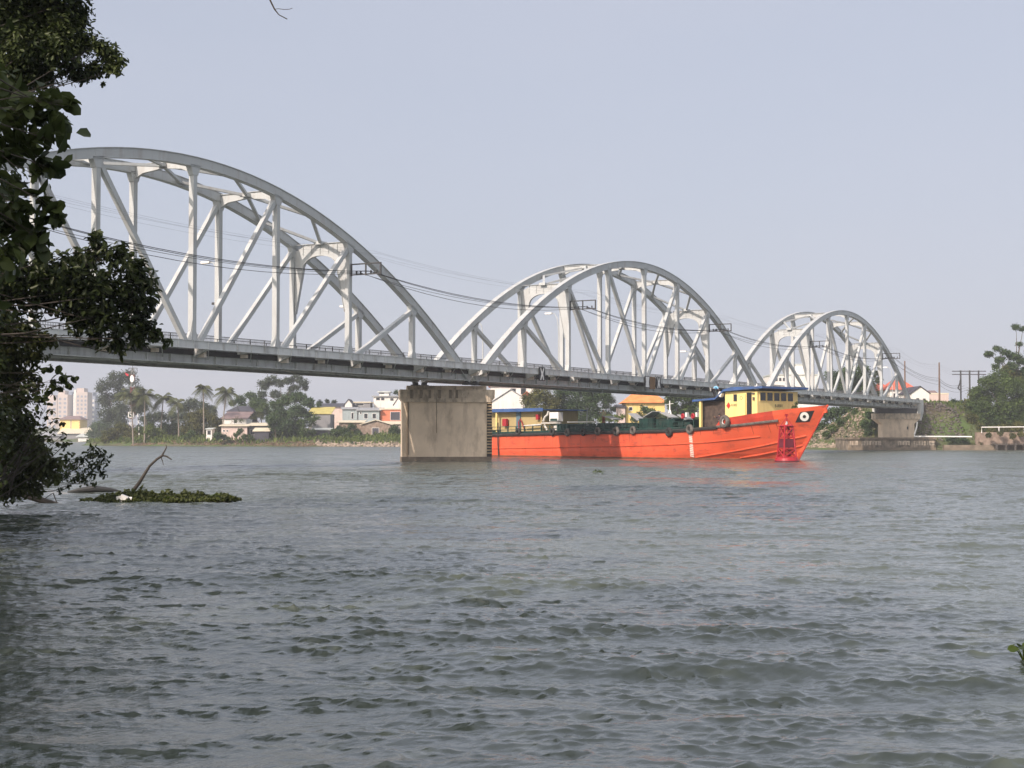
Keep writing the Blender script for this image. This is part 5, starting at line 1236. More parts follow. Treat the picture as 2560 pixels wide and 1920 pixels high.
for lb, bl, Z, b_, mt in (('low bush left of the pink shed wall', [(545, 1090, 12), (560, 1093, 9), (572, 1098, 7)], 380, (550, 1106), L_DEEP), ('bush in front of the awning house', [(592, 1085, 9), (602, 1078, 8), (610, 1090, 9), (625, 1093, 8)], 380, (603, 1106), L_MID), ('hedge before the dark shed', [(815, 1088, 10), (835, 1082, 12), (855, 1085, 12), (872, 1088, 10)], 379, (840, 1106), L_MID),
        ('climbing shrub left of the brick hut', [(880, 1068, 12), (865, 1076, 12), (893, 1080, 10), (850, 1070, 10)], 384, (870, 1100), L_DEEP), ('dark shrub between the brick hut and the pier', [(985, 1075, 14), (998, 1088, 12), (978, 1092, 12), (992, 1100, 10)], 379, (988, 1108), L_DEEP), ('yellow green bush right above the rocks', [(905, 1096, 9), (925, 1094, 10), (945, 1096, 9), (885, 1098, 9)], 376, (915, 1108), L_YEL)):
    px_tree(lb, 'bush', 'bushes on the far bank', bl, Z, b_, 0.45, mt, 3.2, name='bush')
px_tree('hazy back row tree behind the palm group', 'tree', T, [(380, 1045, 18), (400, 1040, 18), (430, 1042, 18), (360, 1050, 14), (455, 1045, 16)], 450, (410, 1085), 0.7, L_PINE, 2.6, trunk_r=0.3)
px_tree('green tree filling the gap above the pink shed roof', 'tree', T, [(635, 1010, 16), (655, 1015, 16), (670, 1028, 14), (648, 1030, 14)], 418, (655, 1075), 0.55, L_MID, 3, trunk_r=0.25)
px_tree('leafy tree hanging over the awning house from the right', 'tree', T, [(676, 1050, 13), (690, 1052, 14), (682, 1066, 12), (700, 1070, 12)], 380, (690, 1100), 0.5, L_DEEP, 3, trunk_r=0.2)
px_tree('dark low tree between the layered tree and the grey house', 'tree', T, [(775, 1010, 12), (785, 1025, 12), (795, 1012, 8), (790, 1045, 10)], 405, (785, 1080), 0.5, L_DEEP, 3, trunk_r=0.2)
px_tree('distant tree tops peeping over the roofs', 'tree', T, [(800, 1006, 8), (818, 1003, 7), (835, 1005, 7)], 460, (815, 1060), 0.6, L_PINE, 3, trunk_r=0.2)
px_tree('small dark treetop beside the pier head', 'tree', T, [(990, 980, 7), (1000, 985, 7)], 440, (996, 1060), 0.5, L_DEEP, 3, trunk_r=0.15)
T2 = 'trees behind the barge'
px_tree('wide olive tree beside the white gable wall', 'tree', T2, [(1330, 1000, 24), (1355, 985, 26), (1340, 1030, 26), (1375, 1010, 28), (1310, 1030, 18), (1365, 1045, 24)], 318, (1350, 1085), 0.5, L_OLI2, 3, trunk_r=0.3)
px_tree('large dark tree with bare twigs in the middle behind the barge', 'tree', T2, [(1410, 980, 28), (1445, 975, 28), (1480, 980, 28), (1400, 1015, 26), (1435, 1015, 30), (1475, 1015, 28), (1510, 995, 18), (1420, 1050, 26), (1460, 1050, 26), (1500, 1035, 20), (1385, 1045, 18)], 322, (1445, 1090), 0.5, L_DEEP, 2.7, trunk_r=0.5, split=3)
px_tree('wispy silver edged tree against the pale sky gap', 'tree', T2, [(1520, 985, 12), (1530, 1000, 12), (1515, 1012, 14), (1535, 1020, 12), (1520, 1040, 18)], 330, (1520, 1085), 0.4, L_PINE, 2.2, trunk_r=0.2)
px_tree('light green banana leaves right of the wispy tree', 'plant', T2, [(1520, 1045, 12), (1540, 1045, 12), (1555, 1042, 9), (1505, 1052, 10)], 300, (1530, 1080), 0.9, L_YEL, 3, asp=0.25, name='banana_plant', droop=-1.0)
px_tree('spreading garden tree in front of the yellow house', 'tree', T2, [(1610, 1022, 12), (1625, 1030, 14), (1600, 1040, 14), (1640, 1040, 14), (1585, 1048, 12), (1620, 1050, 14)], 305, (1615, 1085), 0.45, L_DEEP, 2.8, trunk_r=0.15)
px_tree('dark green tree right of the orange roof', 'tree', T2, [(1680, 1000, 20), (1700, 985, 22), (1725, 990, 24), (1690, 1025, 22), (1720, 1025, 24), (1750, 1010, 20), (1665, 1045, 16), (1700, 1050, 20), (1740, 1050, 18)], 312, (1705, 1085), 0.5, L_MID, 3, trunk_r=0.3)
T3 = 'trees around the right end of the bridge'
px_tree('dark tree mass seen through the farthest arch', 'tree', T3, [(2085, 945, 24), (2115, 940, 26), (2150, 935, 28), (2100, 970, 26), (2135, 970, 28), (2165, 960, 22), (2160, 920, 14), (2175, 985, 20), (2075, 985, 20), (2120, 995, 24)], 335, (2125, 1040), 0.55, L_DEEP, 3.2, trunk_r=0.4)
px_tree('thin leafed tree left of the steep red roof', 'tree', T3, [(2188, 935, 12), (2195, 950, 12), (2180, 965, 12)], 330, (2188, 1010), 0.4, L_PINE, 2.5, trunk_r=0.15)
px_tree('dark thicket below the deck right of the barge bow', 'bush', T3, [(2070, 1040, 18), (2090, 1030, 20), (2110, 1025, 18), (2060, 1060, 14), (2050, 1080, 12)], 292, (2085, 1085), 0.5, L_DEEP, 3.5, trunk_r=0.15, name='bush')
px_tree('green shrubs climbing the rubble slope', 'bush', T3, [(2080, 1070, 12), (2100, 1055, 13), (2120, 1045, 13), (2140, 1030, 12), (2065, 1085, 10), (2150, 1020, 10)], 282, (2105, 1085), 0.4, L_MID, 3.5, name='bush')
px_tree('small round bush low on the rubble slope', 'bush', T3, [(2118, 1094, 6)], 268, (2118, 1100), 0.3, L_DEEP, 4, name='bush')
px_tree('dark ivy patch left of the landward pier', 'bush', T3, [(2175, 1040, 14), (2165, 1060, 14), (2185, 1060, 14), (2170, 1080, 12), (2188, 1082, 10)], 276, (2175, 1092), 0.35, L_DEEP, 3.5, name='bush')
px_tree('yellow green grassy shrub on top of the right embankment', 'bush', T3, [(2330, 1018, 12), (2355, 1022, 14), (2380, 1030, 14), (2400, 1045, 14), (2350, 1035, 12), (2378, 1050, 14), (2400, 1065, 14)], 284, (2370, 1080), 0.4, L_YEL, 4, name='bush', flat=0.6)
px_tree('dark bush between the pink building and the embankment', 'bush', T3, [(2385, 1010, 14), (2405, 1015, 16), (2365, 1012, 8), (2425, 1010, 14), (2415, 1035, 14)], 292, (2400, 1060), 0.4, L_DEEP, 3.5, name='bush')
px_tree('large rounded dark green tree at the right edge', 'tree', T3, [(2470, 960, 24), (2500, 945, 26), (2450, 985, 24), (2490, 985, 30), (2530, 965, 30), (2440, 1015, 24), (2475, 1020, 28), (2515, 1015, 30), (2550, 1000, 30), (2450, 1050, 22), (2490, 1055, 26), (2530, 1050, 28), (2570, 1040, 26), (2580, 970, 34), (2610, 1010, 34)], 279, (2505, 1105), 0.45, L_MID, 2.9, trunk_r=0.45, split=3)
px_tree('mid green tree filling the gap beneath the large rounded tree', 'tree', T3, [(2440, 985, 18), (2425, 1010, 18), (2460, 1000, 22), (2500, 1040, 26), (2540, 1030, 28), (2475, 1050, 24), (2520, 930, 20), (2550, 950, 24)], 283, (2490, 1105), 0.45, L_OLI2, 3.2, trunk_r=0.3)
px_tree('olive brown tree in front at the foot of the right edge trees', 'tree', T3, [(2430, 1045, 16), (2420, 1070, 16), (2450, 1075, 18), (2480, 1078, 18), (2435, 1095, 14), (2465, 1085, 14), (2510, 1075, 18), (2545, 1070, 20)], 272, (2465, 1112), 0.4, L_OLI2, 3.2, trunk_r=0.2)
px_tree('tallest open branched tree rising at the right edge', 'tree', T3, [(2475, 885, 13), (2495, 872, 12), (2515, 880, 14), (2535, 890, 16), (2500, 900, 14), (2490, 915, 12), (2530, 915, 18), (2555, 900, 18), (2550, 860, 9), (2543, 818, 12), (2560, 822, 10), (2560, 930, 22), (2545, 935, 18), (2590, 880, 24)], 283, (2560, 1100), 0.42, L_DEEP, 2.5, trunk_r=0.4, limbs=14, flat=0.7)
px_tree('dark low shrub on the quay beside the white pipe', 'bush', T3, [(2385, 1095, 12), (2405, 1100, 12), (2370, 1098, 8), (2420, 1105, 10)], 268, (2392, 1112), 0.35, L_DEEP, 3.5, name='bush')
px_tree('drooping pale plant at the waterline right of the quay', 'bush', T3, [(2432, 1112, 7), (2450, 1110, 7), (2415, 1115, 6)], 266, (2432, 1120), 0.5, L_OLI2, 3, asp=0.2, name='bush')

px_tree('low shrub hanging over the brick river wall', 'bush', T3, [(2470, 1088, 9), (2500, 1084, 8), (2530, 1090, 10), (2552, 1086, 9)], 264.5, (2500, 1105), 0.35, L_OLI2, 3, name='bush')
# right end small structures
root = empty('brick_river_wall', G(rr(2520, 266), 266, 0), -YAW, 'low brown brick river wall under the right edge trees', 'wall')
m = MB(); m.b2(-5.5, 9, 0, 1.0, 0.2, 3.1); m.build('wall', BRICKM, root)
root = empty('white_rail_fence', G(rr(2510, 265.5), 265.5, 0), -YAW, 'white pipe railing along the top of the brick wall', 'fence')
m = MB(); m.tube([(-3.9, 0, 3.0), (-3.9, 0, 3.95), (9, 0, 4.05)], 0.09, 6); m.tube([(-0.9, 0, 3.0), (-0.9, 0, 3.95)], 0.09, 6); m.tube([(3.5, 0, 3.0), (3.5, 0, 3.95)], 0.09, 6); m.build('rail', WHITE, root)
root = empty('wooden_jetty', G(rr(2530, 262), 262, 0), -YAW, 'dark low jetty on short posts at the right edge', 'jetty')
m = MB(); m.b2(-3, 9, 0, 2, 0.95, 1.15); m.build('deck_boards', DRIFT, root)
for k in range(7):
    m = MB(); m.b2(-2.8+k*1.6, -2.5+k*1.6, 0.05, 0.35, -1, 0.95); m.build('post', DRIFT, root)
m = MB(); m.b2(-9, 9, 2, 3, -1, 0.9)
tag(m.build('concrete_ledge', CONCD), 'dull concrete ledge along the water behind the jetty', 'ledge'); bpy.data.objects['concrete_ledge'].location = G(rr(2500, 262), 262, 0); bpy.data.objects['concrete_ledge'].rotation_euler = (0, 0, -YAW)

# rubble and shoreline rocks
def rocks(name, label, pts, mt, n=None):
    Vs, Fs, k = [], [], 0
    ico = [(0, 0, 1), (0.89, 0, 0.45), (0.28, 0.85, 0.45), (-0.72, 0.53, 0.45), (-0.72, -0.53, 0.45), (0.28, -0.85, 0.45), (0.72, 0.53, -0.45), (-0.28, 0.85, -0.45), (-0.89, 0, -0.45), (-0.28, -0.85, -0.45), (0.72, -0.53, -0.45), (0, 0, -1)]
    fi = [(0,1,2),(0,2,3),(0,3,4),(0,4,5),(0,5,1),(1,6,2),(2,7,3),(3,8,4),(4,9,5),(5,10,1),(6,7,2),(7,8,3),(8,9,4),(9,10,5),(10,6,1),(11,7,6),(11,8,7),(11,9,8),(11,10,9),(11,6,10)]
    for p, s in pts:
        sc = Vector((random.uniform(0.6, 1.4), random.uniform(0.6, 1.4), random.uniform(0.4, 0.9)))*s; a = random.uniform(0, 6.28)
        for v in ico:
            q = Vector((v[0]*sc.x, v[1]*sc.y, v[2]*sc.z))*random.uniform(0.8, 1.15); q = Vector((q.x*math.cos(a)-q.y*math.sin(a), q.x*math.sin(a)+q.y*math.cos(a), q.z)); Vs.append(tuple(p+q))
        Fs += [tuple(i+k for i in f) for f in fi]; k += 12
    o = np_obj(name, np.array(Vs), np.array(Fs), mt); tag(o, label, 'rocks', None, 'stuff'); return o
pts = []
for k in range(2600):
    r = random.uniform(rr(2055, 268), rr(2200, 268)); Z = random.uniform(264, 292); z = gz(r, Z)
    if z > 0.3 and z < 8.6: pts.append((G(r, Z, z+0.02), random.uniform(0.10, 0.32)))
rocks('rubble_slope', 'grey brown broken rubble on the slope left of the landward pier', pts, ROCK)
pts = []
for k in range(1800):
    r = random.uniform(rr(2285, 270), rr(2410, 270)); Z = random.uniform(268, 292); z = gz(r, Z)
    if z > 1.5: pts.append((G(r, Z, z+0.02), random.uniform(0.10, 0.3)))
rocks('dark_rubble', 'darker rubble on the embankment right of the landward pier', pts, mat('dark rubble', (0.11, 0.095, 0.085), 0.9, 0.4, 0.8))
pts = []
for k in range(1500):
    px = random.uniform(330, 1012); Z0 = np.interp(px, [240, 453, 822, 1012, 1300], [410, 385.5, 370, 364, 345]); Z = Z0 + random.uniform(-0.5, 3.0); r = rr(px, Z); z = gz(r, Z)
    big = px > 790
    if z > -0.3: pts.append((G(r, Z, z+0.03), random.uniform(0.15, 0.55 if big else 0.35)))
pts2 = [q_ for q_ in pts if (projpx(q_[0])[0] < 790)]; pts = [q_ for q_ in pts if (projpx(q_[0])[0] >= 790)]
rocks('earth_clods', 'brown earth and stones at the foot of the far bank left of the layered tree', pts2, mat('brown shore clods', (0.13, 0.095, 0.06), 0.95, 0.4, 0.5))
rocks('shore_rocks', 'pale reddish rocks along the waterline of the far bank', pts, ROCK)
# bank grass
def grass(name, label, pts, mt, h=0.6, w=0.18):
    n = len(pts); c = np.array([[p.x, p.y, p.z] for p in pts]); up = np.tile([0, 0, 1.0], (n, 1)) + RNG.normal(size=(n, 3))*0.35
    nr = RNG.normal(size=(n, 3)); nr[:, 2] *= 0.3
    L = h*RNG.uniform(0.5, 1.5, n); V, F = leaf_arrays(c+up*L[:, None]*0.4, nr, up, L, L*w/h)
    o = np_obj(name, V, F, mt); tag(o, label, 'grass', None, 'stuff')
pts = []
XX = RNG.uniform(-122, 20, 26000); ZZ = RNG.uniform(356, 430, 26000); HH = land_h(XX, ZZ); DD = sdist(XX, ZZ, BANK)
for x, y, h, dd in zip(XX, ZZ, HH, DD):
    if dd > 1.2 and dd < 26: pts.append(G(x, y, h))
grass('bank_grass', 'rough yellow green grass covering the far bank', pts, GRASSM, 0.9, 0.35)
pts = []
XX = RNG.uniform(48, 150, 16000); ZZ = RNG.uniform(264, 310, 16000); HH = land_h(XX, ZZ)
for x, y, h in zip(XX, ZZ, HH):
    if h > 0.9: pts.append(G(x, y, h))
grass('embankment_grass', 'dry and green grass on the right bank and embankment', pts, GRASSM, 0.55, 0.22)
# waterside low shrubs as one mass far along the opposite shore
bl = []
for px in range(90, 236, 7): bl.append((px, 1097+random.uniform(-3, 3), 6))
B = px_blobs(bl, 775, Vector((0, 0, 0))); V, F = blob_leaves([b for b in B], 1.0, 4, 0.6)
tag(np_obj('distant_undergrowth', V, F, L_DEEP), 'low hazy undergrowth on the distant left shore', 'undergrowth', None, 'stuff')
bl = []
for px in range(1020, 2060, 9): bl.append((px, 1075+random.uniform(-10, 8), 12))
B = [(*(G(rr(b[0], z_), z_, hh(b[1], z_))), ms(b[2], z_)) for b in bl for z_ in [float(np.interp(b[0], [1000, 1300, 1600, 2060], [392, 345, 322, 288]))]]
V, F = blob_leaves(B, 0.6, 3.5, 0.6)
tag(np_obj('waterside_undergrowth', V, F, L_DEEP), 'undergrowth along the bank behind the barge', 'undergrowth', None, 'stuff')

# ------------------------------------------------------------------ near vegetation, left edge
def near_tree(label, cat, group, name, bl, Z, size, mt, dens, asp, limbs_from, zs=0.8, flat=0.9, shell=0.7, droop=0.5, lr=0.05, jit=0.6, crown='crown', nl=10):
    o = G(*limbs_from[:2], limbs_from[2]); root = empty(name, o, 0, label, cat, group)
    B = px_blobs(bl, Z, o, zs); V, F = blob_leaves(B, size, dens*2.2, asp, flat, droop, max(shell, 0.75), jit, True, 0.12); lr *= 0.4; np_obj(crown, V, F, mt, root)
    t = MB()
    for b in random.sample(B, min(nl, len(B))):
        e = Vector(b[:3]); L = e.length; st = Vector((random.uniform(-1.5, 0.2), random.uniform(-1, 1), random.uniform(-0.8, 0.8)))*L*0.18; mid = (e+st)*0.5 + Vector((random.uniform(-1, 1), random.uniform(-1, 1), random.uniform(-1, 1)))*L*0.10
        t.tube([st, mid, e*0.9, e+Vector((0, 0, -b[3]*0.3))], [lr, lr*0.6, lr*0.25, lr*0.08], 6)
        for q in range(3):
            dv = Vector(rand_dirs(1)[0])*b[3]*0.8; t.tube([e*0.9, e+dv], [lr*0.15, lr*0.05], 4)
    t.build('branches', DRIFT, root); return root
NG = 'foliage hanging over the near left bank'
near_tree('dark dense tree filling the top left corner with a lobe reaching right', 'tree', NG, 'overhanging_tree',
    [(20, 20, 80), (60, -30, 90), (110, 30, 75), (150, 60, 62), (185, 30, 34), (160, -30, 55), (50, 110, 80), (120, 120, 62), (170, 110, 50), (200, 95, 26), (235, 108, 30), (262, 128, 32), (288, 148, 22), (268, 165, 22), (240, 160, 26), (215, 175, 26), (170, 170, 34), (195, 190, 16), (100, 180, 45), (60, 190, 55), (20, 180, 60), (10, 250, 55), (-60, 60, 110), (-90, 200, 110), (-40, -90, 120), (100, -110, 100), (250, 205, 6), (285, 175, 10)],
    24.0, 0.096, L_DARK2, 5.2, 0.45, (-10.5, 22, 5.6), 0.9, lr=0.06, nl=14)
near_tree('branch with large rounded paddle leaves hanging at the upper left', 'tree', NG, 'broad_leaf_tree',
    [(30, 300, 62), (70, 270, 45), (95, 240, 30), (130, 245, 30), (160, 255, 18), (115, 290, 32), (150, 300, 26), (125, 340, 32), (90, 330, 30), (60, 370, 30), (15, 380, 45), (100, 400, 18), (125, 415, 18), (85, 430, 16), (20, 460, 30), (75, 480, 26), (50, 510, 42), (110, 500, 16), (135, 515, 16), (140, 540, 14), (100, 545, 28), (40, 570, 50), (95, 590, 34), (20, 630, 55), (-60, 350, 90), (-60, 520, 90), (95, 610, 30), (-50, 220, 90)],
    9.0, 0.135, L_DARK, 2.7, 0.52, (-3.9, 8.2, 4.1), 0.9, shell=0.9, lr=0.03, jit=0.8, nl=16)
near_tree('big dark green leafy mass in front of the left end of the deck', 'tree', NG, 'overhanging_tree',
    [(40, 690, 72), (110, 690, 62), (170, 680, 55), (210, 650, 45), (238, 612, 30), (236, 585, 16), (285, 640, 38), (305, 620, 18), (330, 670, 40), (355, 700, 34), (378, 725, 16), (366, 750, 30), (345, 780, 36), (300, 730, 60), (240, 720, 60), (180, 740, 60), (120, 750, 48), (60, 760, 30), (250, 790, 52), (310, 810, 45), (200, 800, 45), (360, 815, 26), (385, 835, 26), (415, 855, 14), (340, 850, 28), (290, 855, 26), (300, 885, 9), (240, 845, 30), (280, 870, 14), (-40, 720, 90)],
    31.0, 0.185, L_DARK, 5.2, 0.42, (-12.2, 30, 4.6), 0.8, lr=0.06, nl=18, shell=0.5)
near_tree('paler olive foliage just above and before the deck at the left edge', 'bush', NG, 'bank_shrub',
    [(20, 830, 50), (60, 830, 40), (95, 850, 32), (120, 855, 22), (30, 890, 50), (80, 890, 34), (30, 940, 45), (70, 940, 26), (85, 965, 22), (30, 985, 36), (60, 1000, 20), (-30, 900, 60), (10, 790, 28)],
    33.0, 0.138, L_OLIVE, 3.6, 0.5, (-12.2, 33, 1.6), 0.7, lr=0.035)
near_tree('sparse twig with a few big dark leaves under the deck', 'bush', NG, 'bank_shrub',
    [(110, 925, 7), (125, 920, 7), (148, 922, 6), (158, 945, 14), (168, 962, 14), (185, 948, 8), (135, 962, 18), (120, 985, 16), (100, 1000, 18), (70, 970, 20), (150, 972, 10)],
    16.0, 0.085, L_DARK, 2.6, 0.6, (-6.0, 16, 2.6), 0.3, lr=0.014, shell=0.9, jit=0.9)
near_tree('dense olive shrub leaning over the water at the left edge', 'bush', NG, 'bank_shrub',
    [(15, 1060, 60), (50, 1090, 50), (85, 1110, 40), (20, 1140, 60), (70, 1150, 50), (110, 1150, 36), (110, 1180, 36), (60, 1200, 46), (20, 1220, 50), (140, 1160, 22), (135, 1190, 24), (95, 1225, 24), (-50, 1130, 90), (30, 1010, 30), (65, 1050, 26)],
    44.0, 0.17, L_OLIVE, 3.8, 0.5, (-15.4, 45, 0.4), 0.6, lr=0.06)
near_tree('airy small leaved bush reaching farthest right over the water', 'bush', NG, 'bank_shrub',
    [(165, 1150, 20), (185, 1165, 24), (205, 1150, 20), (228, 1140, 20), (232, 1120, 12), (250, 1135, 18), (265, 1150, 14), (280, 1140, 7), (248, 1165, 20), (258, 1185, 12), (225, 1185, 22), (195, 1195, 20), (165, 1190, 20), (235, 1208, 10), (215, 1205, 12), (160, 1115, 12), (150, 1225, 10), (172, 1215, 8)],
    47.0, 0.15, L_DARK, 1.7, 0.5, (-15.2, 47, 0.5), 0.6, lr=0.05, shell=0.95, jit=0.8, nl=16)
near_tree('thin shrub with bare stems in front of the distant shore', 'bush', NG, 'bank_shrub',
    [(120, 1010, 10), (130, 1030, 12), (115, 1045, 12), (140, 1055, 12), (160, 1060, 10), (110, 1070, 14), (135, 1080, 12), (160, 1085, 10), (95, 1030, 12), (150, 1110, 12), (170, 1108, 8), (85, 1065, 16), (125, 1100, 10)],
    40.0, 0.15, L_OLIVE, 1.3, 0.5, (-13.2, 40, 0.9), 0.5, lr=0.05, shell=0.95, nl=12)
# canopy behind and above the viewpoint shading the near foliage
def big_tree(label, r, Z, h, R, k):
    root = empty('shade_tree', G(r, Z, 0.6), 0, label, 'tree', 'tall trees on the near bank'); B = []
    for q in range(16):
        d = rand_dirs(1)[0]; B.append((d[0]*R*0.7, d[1]*R*0.7, h*0.68+d[2]*h*0.26, R*random.uniform(0.32, 0.45)))
    V, F = blob_leaves(B, 0.30, 2.6, 0.55); np_obj('crown', V, F, L_DARK2, root)
    t = MB(); t.tube([(0, 0, -1), (0.2, 0.1, h*0.3), (0, 0.3, h*0.6)], [0.4, 0.3, 0.15], 8); t.build('trunk', BARK, root)
big_tree('tall shading tree on the near bank beside the foliage', -16.5, 9, 14, 5.5, 1)
big_tree('tall shading tree standing closest on the left of the viewpoint', -10.0, 3, 14, 5.5, 5)
big_tree('tall shading tree just behind the leaning olive shrub', -22.5, 34, 12, 5, 7)
big_tree('tall shading tree on the near bank left of the viewpoint', -12.5, -4, 13, 6, 2)
big_tree('tall shading tree farther along the near left bank', -22, 24, 14, 6, 3)
big_tree('tall shading tree behind the leaning shrub', -28, 38, 13, 6, 4)
def low_tree(label, Z, R, zmin, ztop):
    r = -(0.336 if Z < 20 else 0.322)*Z - R; root = empty('bank_tree', G(r, Z, 0.4), 0, label, 'tree', 'low trees overhanging the near bank'); B = []
    for q in range(22):
        d = rand_dirs(1)[0]; B.append((d[0]*R*0.62, d[1]*R*0.8, zmin-0.4+R*0.3+(ztop-zmin)*(q+0.5)/22, R*random.uniform(0.34, 0.48)))
    V, F = blob_leaves(B, 0.15, 3.0, 0.5); np_obj('crown', V, F, L_DARK2, root)
    t = MB(); t.tube([(-R*0.5, 0, -1), (-R*0.4, 0.1, ztop*0.3), (0, 0.2, ztop*0.7)], [0.2, 0.15, 0.06], 8); t.build('trunk', BARK, root)
low_tree('leafy bank tree nearest the viewpoint along the left edge', 12.0, 1.9, 1.9, 6.5)
low_tree('leafy bank tree second along the left bank', 17.5, 2.3, 1.6, 8.0)
low_tree('leafy bank tree third along the left bank', 24, 2.6, 1.4, 9.5)
low_tree('leafy bank tree fourth along the left bank', 31, 3.0, 1.2, 11)
low_tree('leafy bank tree farthest along the left bank', 39, 3.4, 1.0, 12)
# added high limbs, unseen from the viewpoint, placed to darken the water's reflection
root = empty('unseen_canopy', G(-17.5, 36, 0.5), 0, 'added unseen tree whose high limbs darken the reflection in the near water', 'tree', 'tall trees on the near bank')
B = []; t = MB(); t.tube([(0, 0, -1), (-0.4, 0, 5), (-0.2, -0.3, 10), (0.8, -0.5, 15)], [0.7, 0.55, 0.4, 0.25], 9); tp = Vector((-0.2, -0.3, 10))
for q in range(46):
    Zq = random.uniform(25, 47); rq = random.uniform(-0.40, -0.15)*Zq; R = random.uniform(1.5, 2.4); zq = 2.2+0.296*Zq+R*1.25+random.uniform(0, 3.5)
    p = G(rq, Zq, zq) - root.location; B.append((p.x, p.y, p.z, R))
    if q % 3 == 0: t.tube([tp, (tp+Vector(p))/2+Vector((0, 0, 0.9)), p], [0.12, 0.07, 0.02], 5)
V, F = blob_leaves(B, 0.27, 2.8, 0.5, 0.6); np_obj('crown', V, F, L_DARK2, root); t.build('trunk', BARK, root)  # crown and trunk of the added unseen canopy
# twig hanging from above
m = MB(); Zt = 6.0; o0 = P(668, -60, Zt)
m.tube([P(640, -90, Zt)-o0, P(668, -12, Zt)-o0, P(681, 14, Zt)-o0, P(692, 28, Zt)-o0, P(713, 39, Zt)-o0], [0.005, 0.0035, 0.003, 0.002, 0.002], 5)
m.tube([P(681, 14, Zt)-o0, P(690, 12.5, Zt)-o0, P(704, 14.5, Zt)-o0, P(718, 14, Zt)-o0, P(726, 11, Zt)-o0], 0.0013, 4)
o = m.build('bare_twig', BARK); o.location = o0; tag(o, 'bare forked twig dangling into view at the top', 'twig')

# ------------------------------------------------------------------ floating plants and driftwood
Zi = 52.5
def isl(px): return rr(px, Zi)
CL = [random.uniform(0.5, 1.25) for _ in range(64)]
pts = []
for k in range(9500):
    px = random.uniform(205, 605); dz = random.uniform(-1.3, 1.3)
    prof = np.interp(px, [200, 250, 290, 330, 400, 480, 560, 605], [0.15, 0.3, 1.0, 1.0, 0.95, 0.85, 0.6, 0.1])
    if abs(dz) > 1.3*prof or (px < 260 and random.random() < 0.6): continue
    z = 0.05 + 0.42*prof*random.random()*(1-abs(dz)/1.5)*CL[int(px/9) % 64]; pts.append(G(isl(px), Zi+dz, z))
n = len(pts); c = np.array([[p.x, p.y, p.z] for p in pts]); nr = np.tile([0, 0, 1.0], (n, 1))*0.5+RNG.normal(size=(n, 3))*0.7; dv = RNG.normal(size=(n, 3))+np.array([0, 0, 0.6])
L = RNG.uniform(0.06, 0.17, n); V, F = leaf_arrays(c, nr, dv, L, L*RNG.uniform(0.35, 0.9, n))
tag(np_obj('floating_weed_raft', V, F, L_OLIVE), 'dark green raft of floating weeds and hyacinth near the left bank', 'floating plants', None, 'stuff')
m = MB(); m.lathe((0, 0, 0), [(1.0, -0.1), (0.98, 0.05), (0.8, 0.12), (0.4, 0.16)], 24)
o = m.build('raft_litter', DRIFT); o.location = G(isl(410), Zi, 0); o.scale = (2.4, 0.95, 1); o.rotation_euler = (0, 0, -YAW); tag(o, 'matted dead stems under the floating weeds', 'plant litter', None, 'stuff')
def hyacinth(label, r, Z, nlf, sz, grp='floating water hyacinths'):
    root = empty('water_hyacinth', G(r, Z, 0.0), 0, label, 'water plant', grp); c, nr, dv = [], [], []; t = MB()
    for k in range(nlf):
        a = k*2.4; e = Vector((math.cos(a)*sz*0.7, math.sin(a)*sz*0.7, sz*(0.55+0.6*random.random()))); t.tube([(0, 0, -0.02), e*0.6, e], [sz*0.07, sz*0.05, sz*0.03], 5)
        c.append(e+Vector((math.cos(a), math.sin(a), 0.2))*sz*0.25); nr.append(Vector((-0.3*math.cos(a), -0.3*math.sin(a), 0.8))+Vector(rand_dirs(1)[0])*0.7); dv.append((math.cos(a), math.sin(a), 0.5))
    c = np.array([tuple(v) for v in c]); L = np.full(len(c), sz*0.95); V, F = leaf_round(c, np.array([tuple(v) for v in nr]), np.array(dv), L, L*0.95, 0.05)
    np_obj('leaves', V, F, L_HYA, root); t.build('stalks', L_HYA, root)
hyacinth('water hyacinth with broad leaves cut by the right edge of the photo', rr(2553, 15.3), 15.3, 9, 0.125)
hyacinth('tiny lone water plant floating in mid river, left one of a close pair', rr(1491, 94), 94, 6, 0.17)
hyacinth('tiny lone water plant floating in mid river, right one of a close pair', rr(1505, 93), 93, 6, 0.15)
hyacinth('taller hyacinth clump at the right end of the weed raft', isl(538), Zi, 9, 0.2)
hyacinth('hyacinth leaves in the middle of the weed raft', isl(455), Zi-0.4, 9, 0.18)
for k_, (px_, dz_, sz_) in enumerate(((385, 0.3, 0.17), (425, -0.8, 0.16), (490, 0.2, 0.19), (510, -0.5, 0.15), (570, 0.0, 0.16))):
    hyacinth(('hyacinth clump on the raft just right of the driftwood foot', 'low hyacinth clump at the front edge of the raft', 'hyacinth clump two thirds along the raft', 'short hyacinth clump before the tallest one on the raft', 'last hyacinth clump trailing at the right tip of the raft')[k_], isl(px_), Zi+dz_, 8, sz_)
hyacinth('hyacinth leaves on the raft beside the upright driftwood', isl(300), Zi, 9, 0.2)
def wood(label, pts, rad, name='driftwood'):
    o0 = pts[0][0]; m = MB()
    for path, r in zip(pts, rad): m.tube([p-o0 for p in path], r, 7)
    o = m.build(name, DRIFT); o.location = o0; tag(o, label, 'driftwood'); return o
q = lambda x, y, Z=Zi: P(x, y, Z)
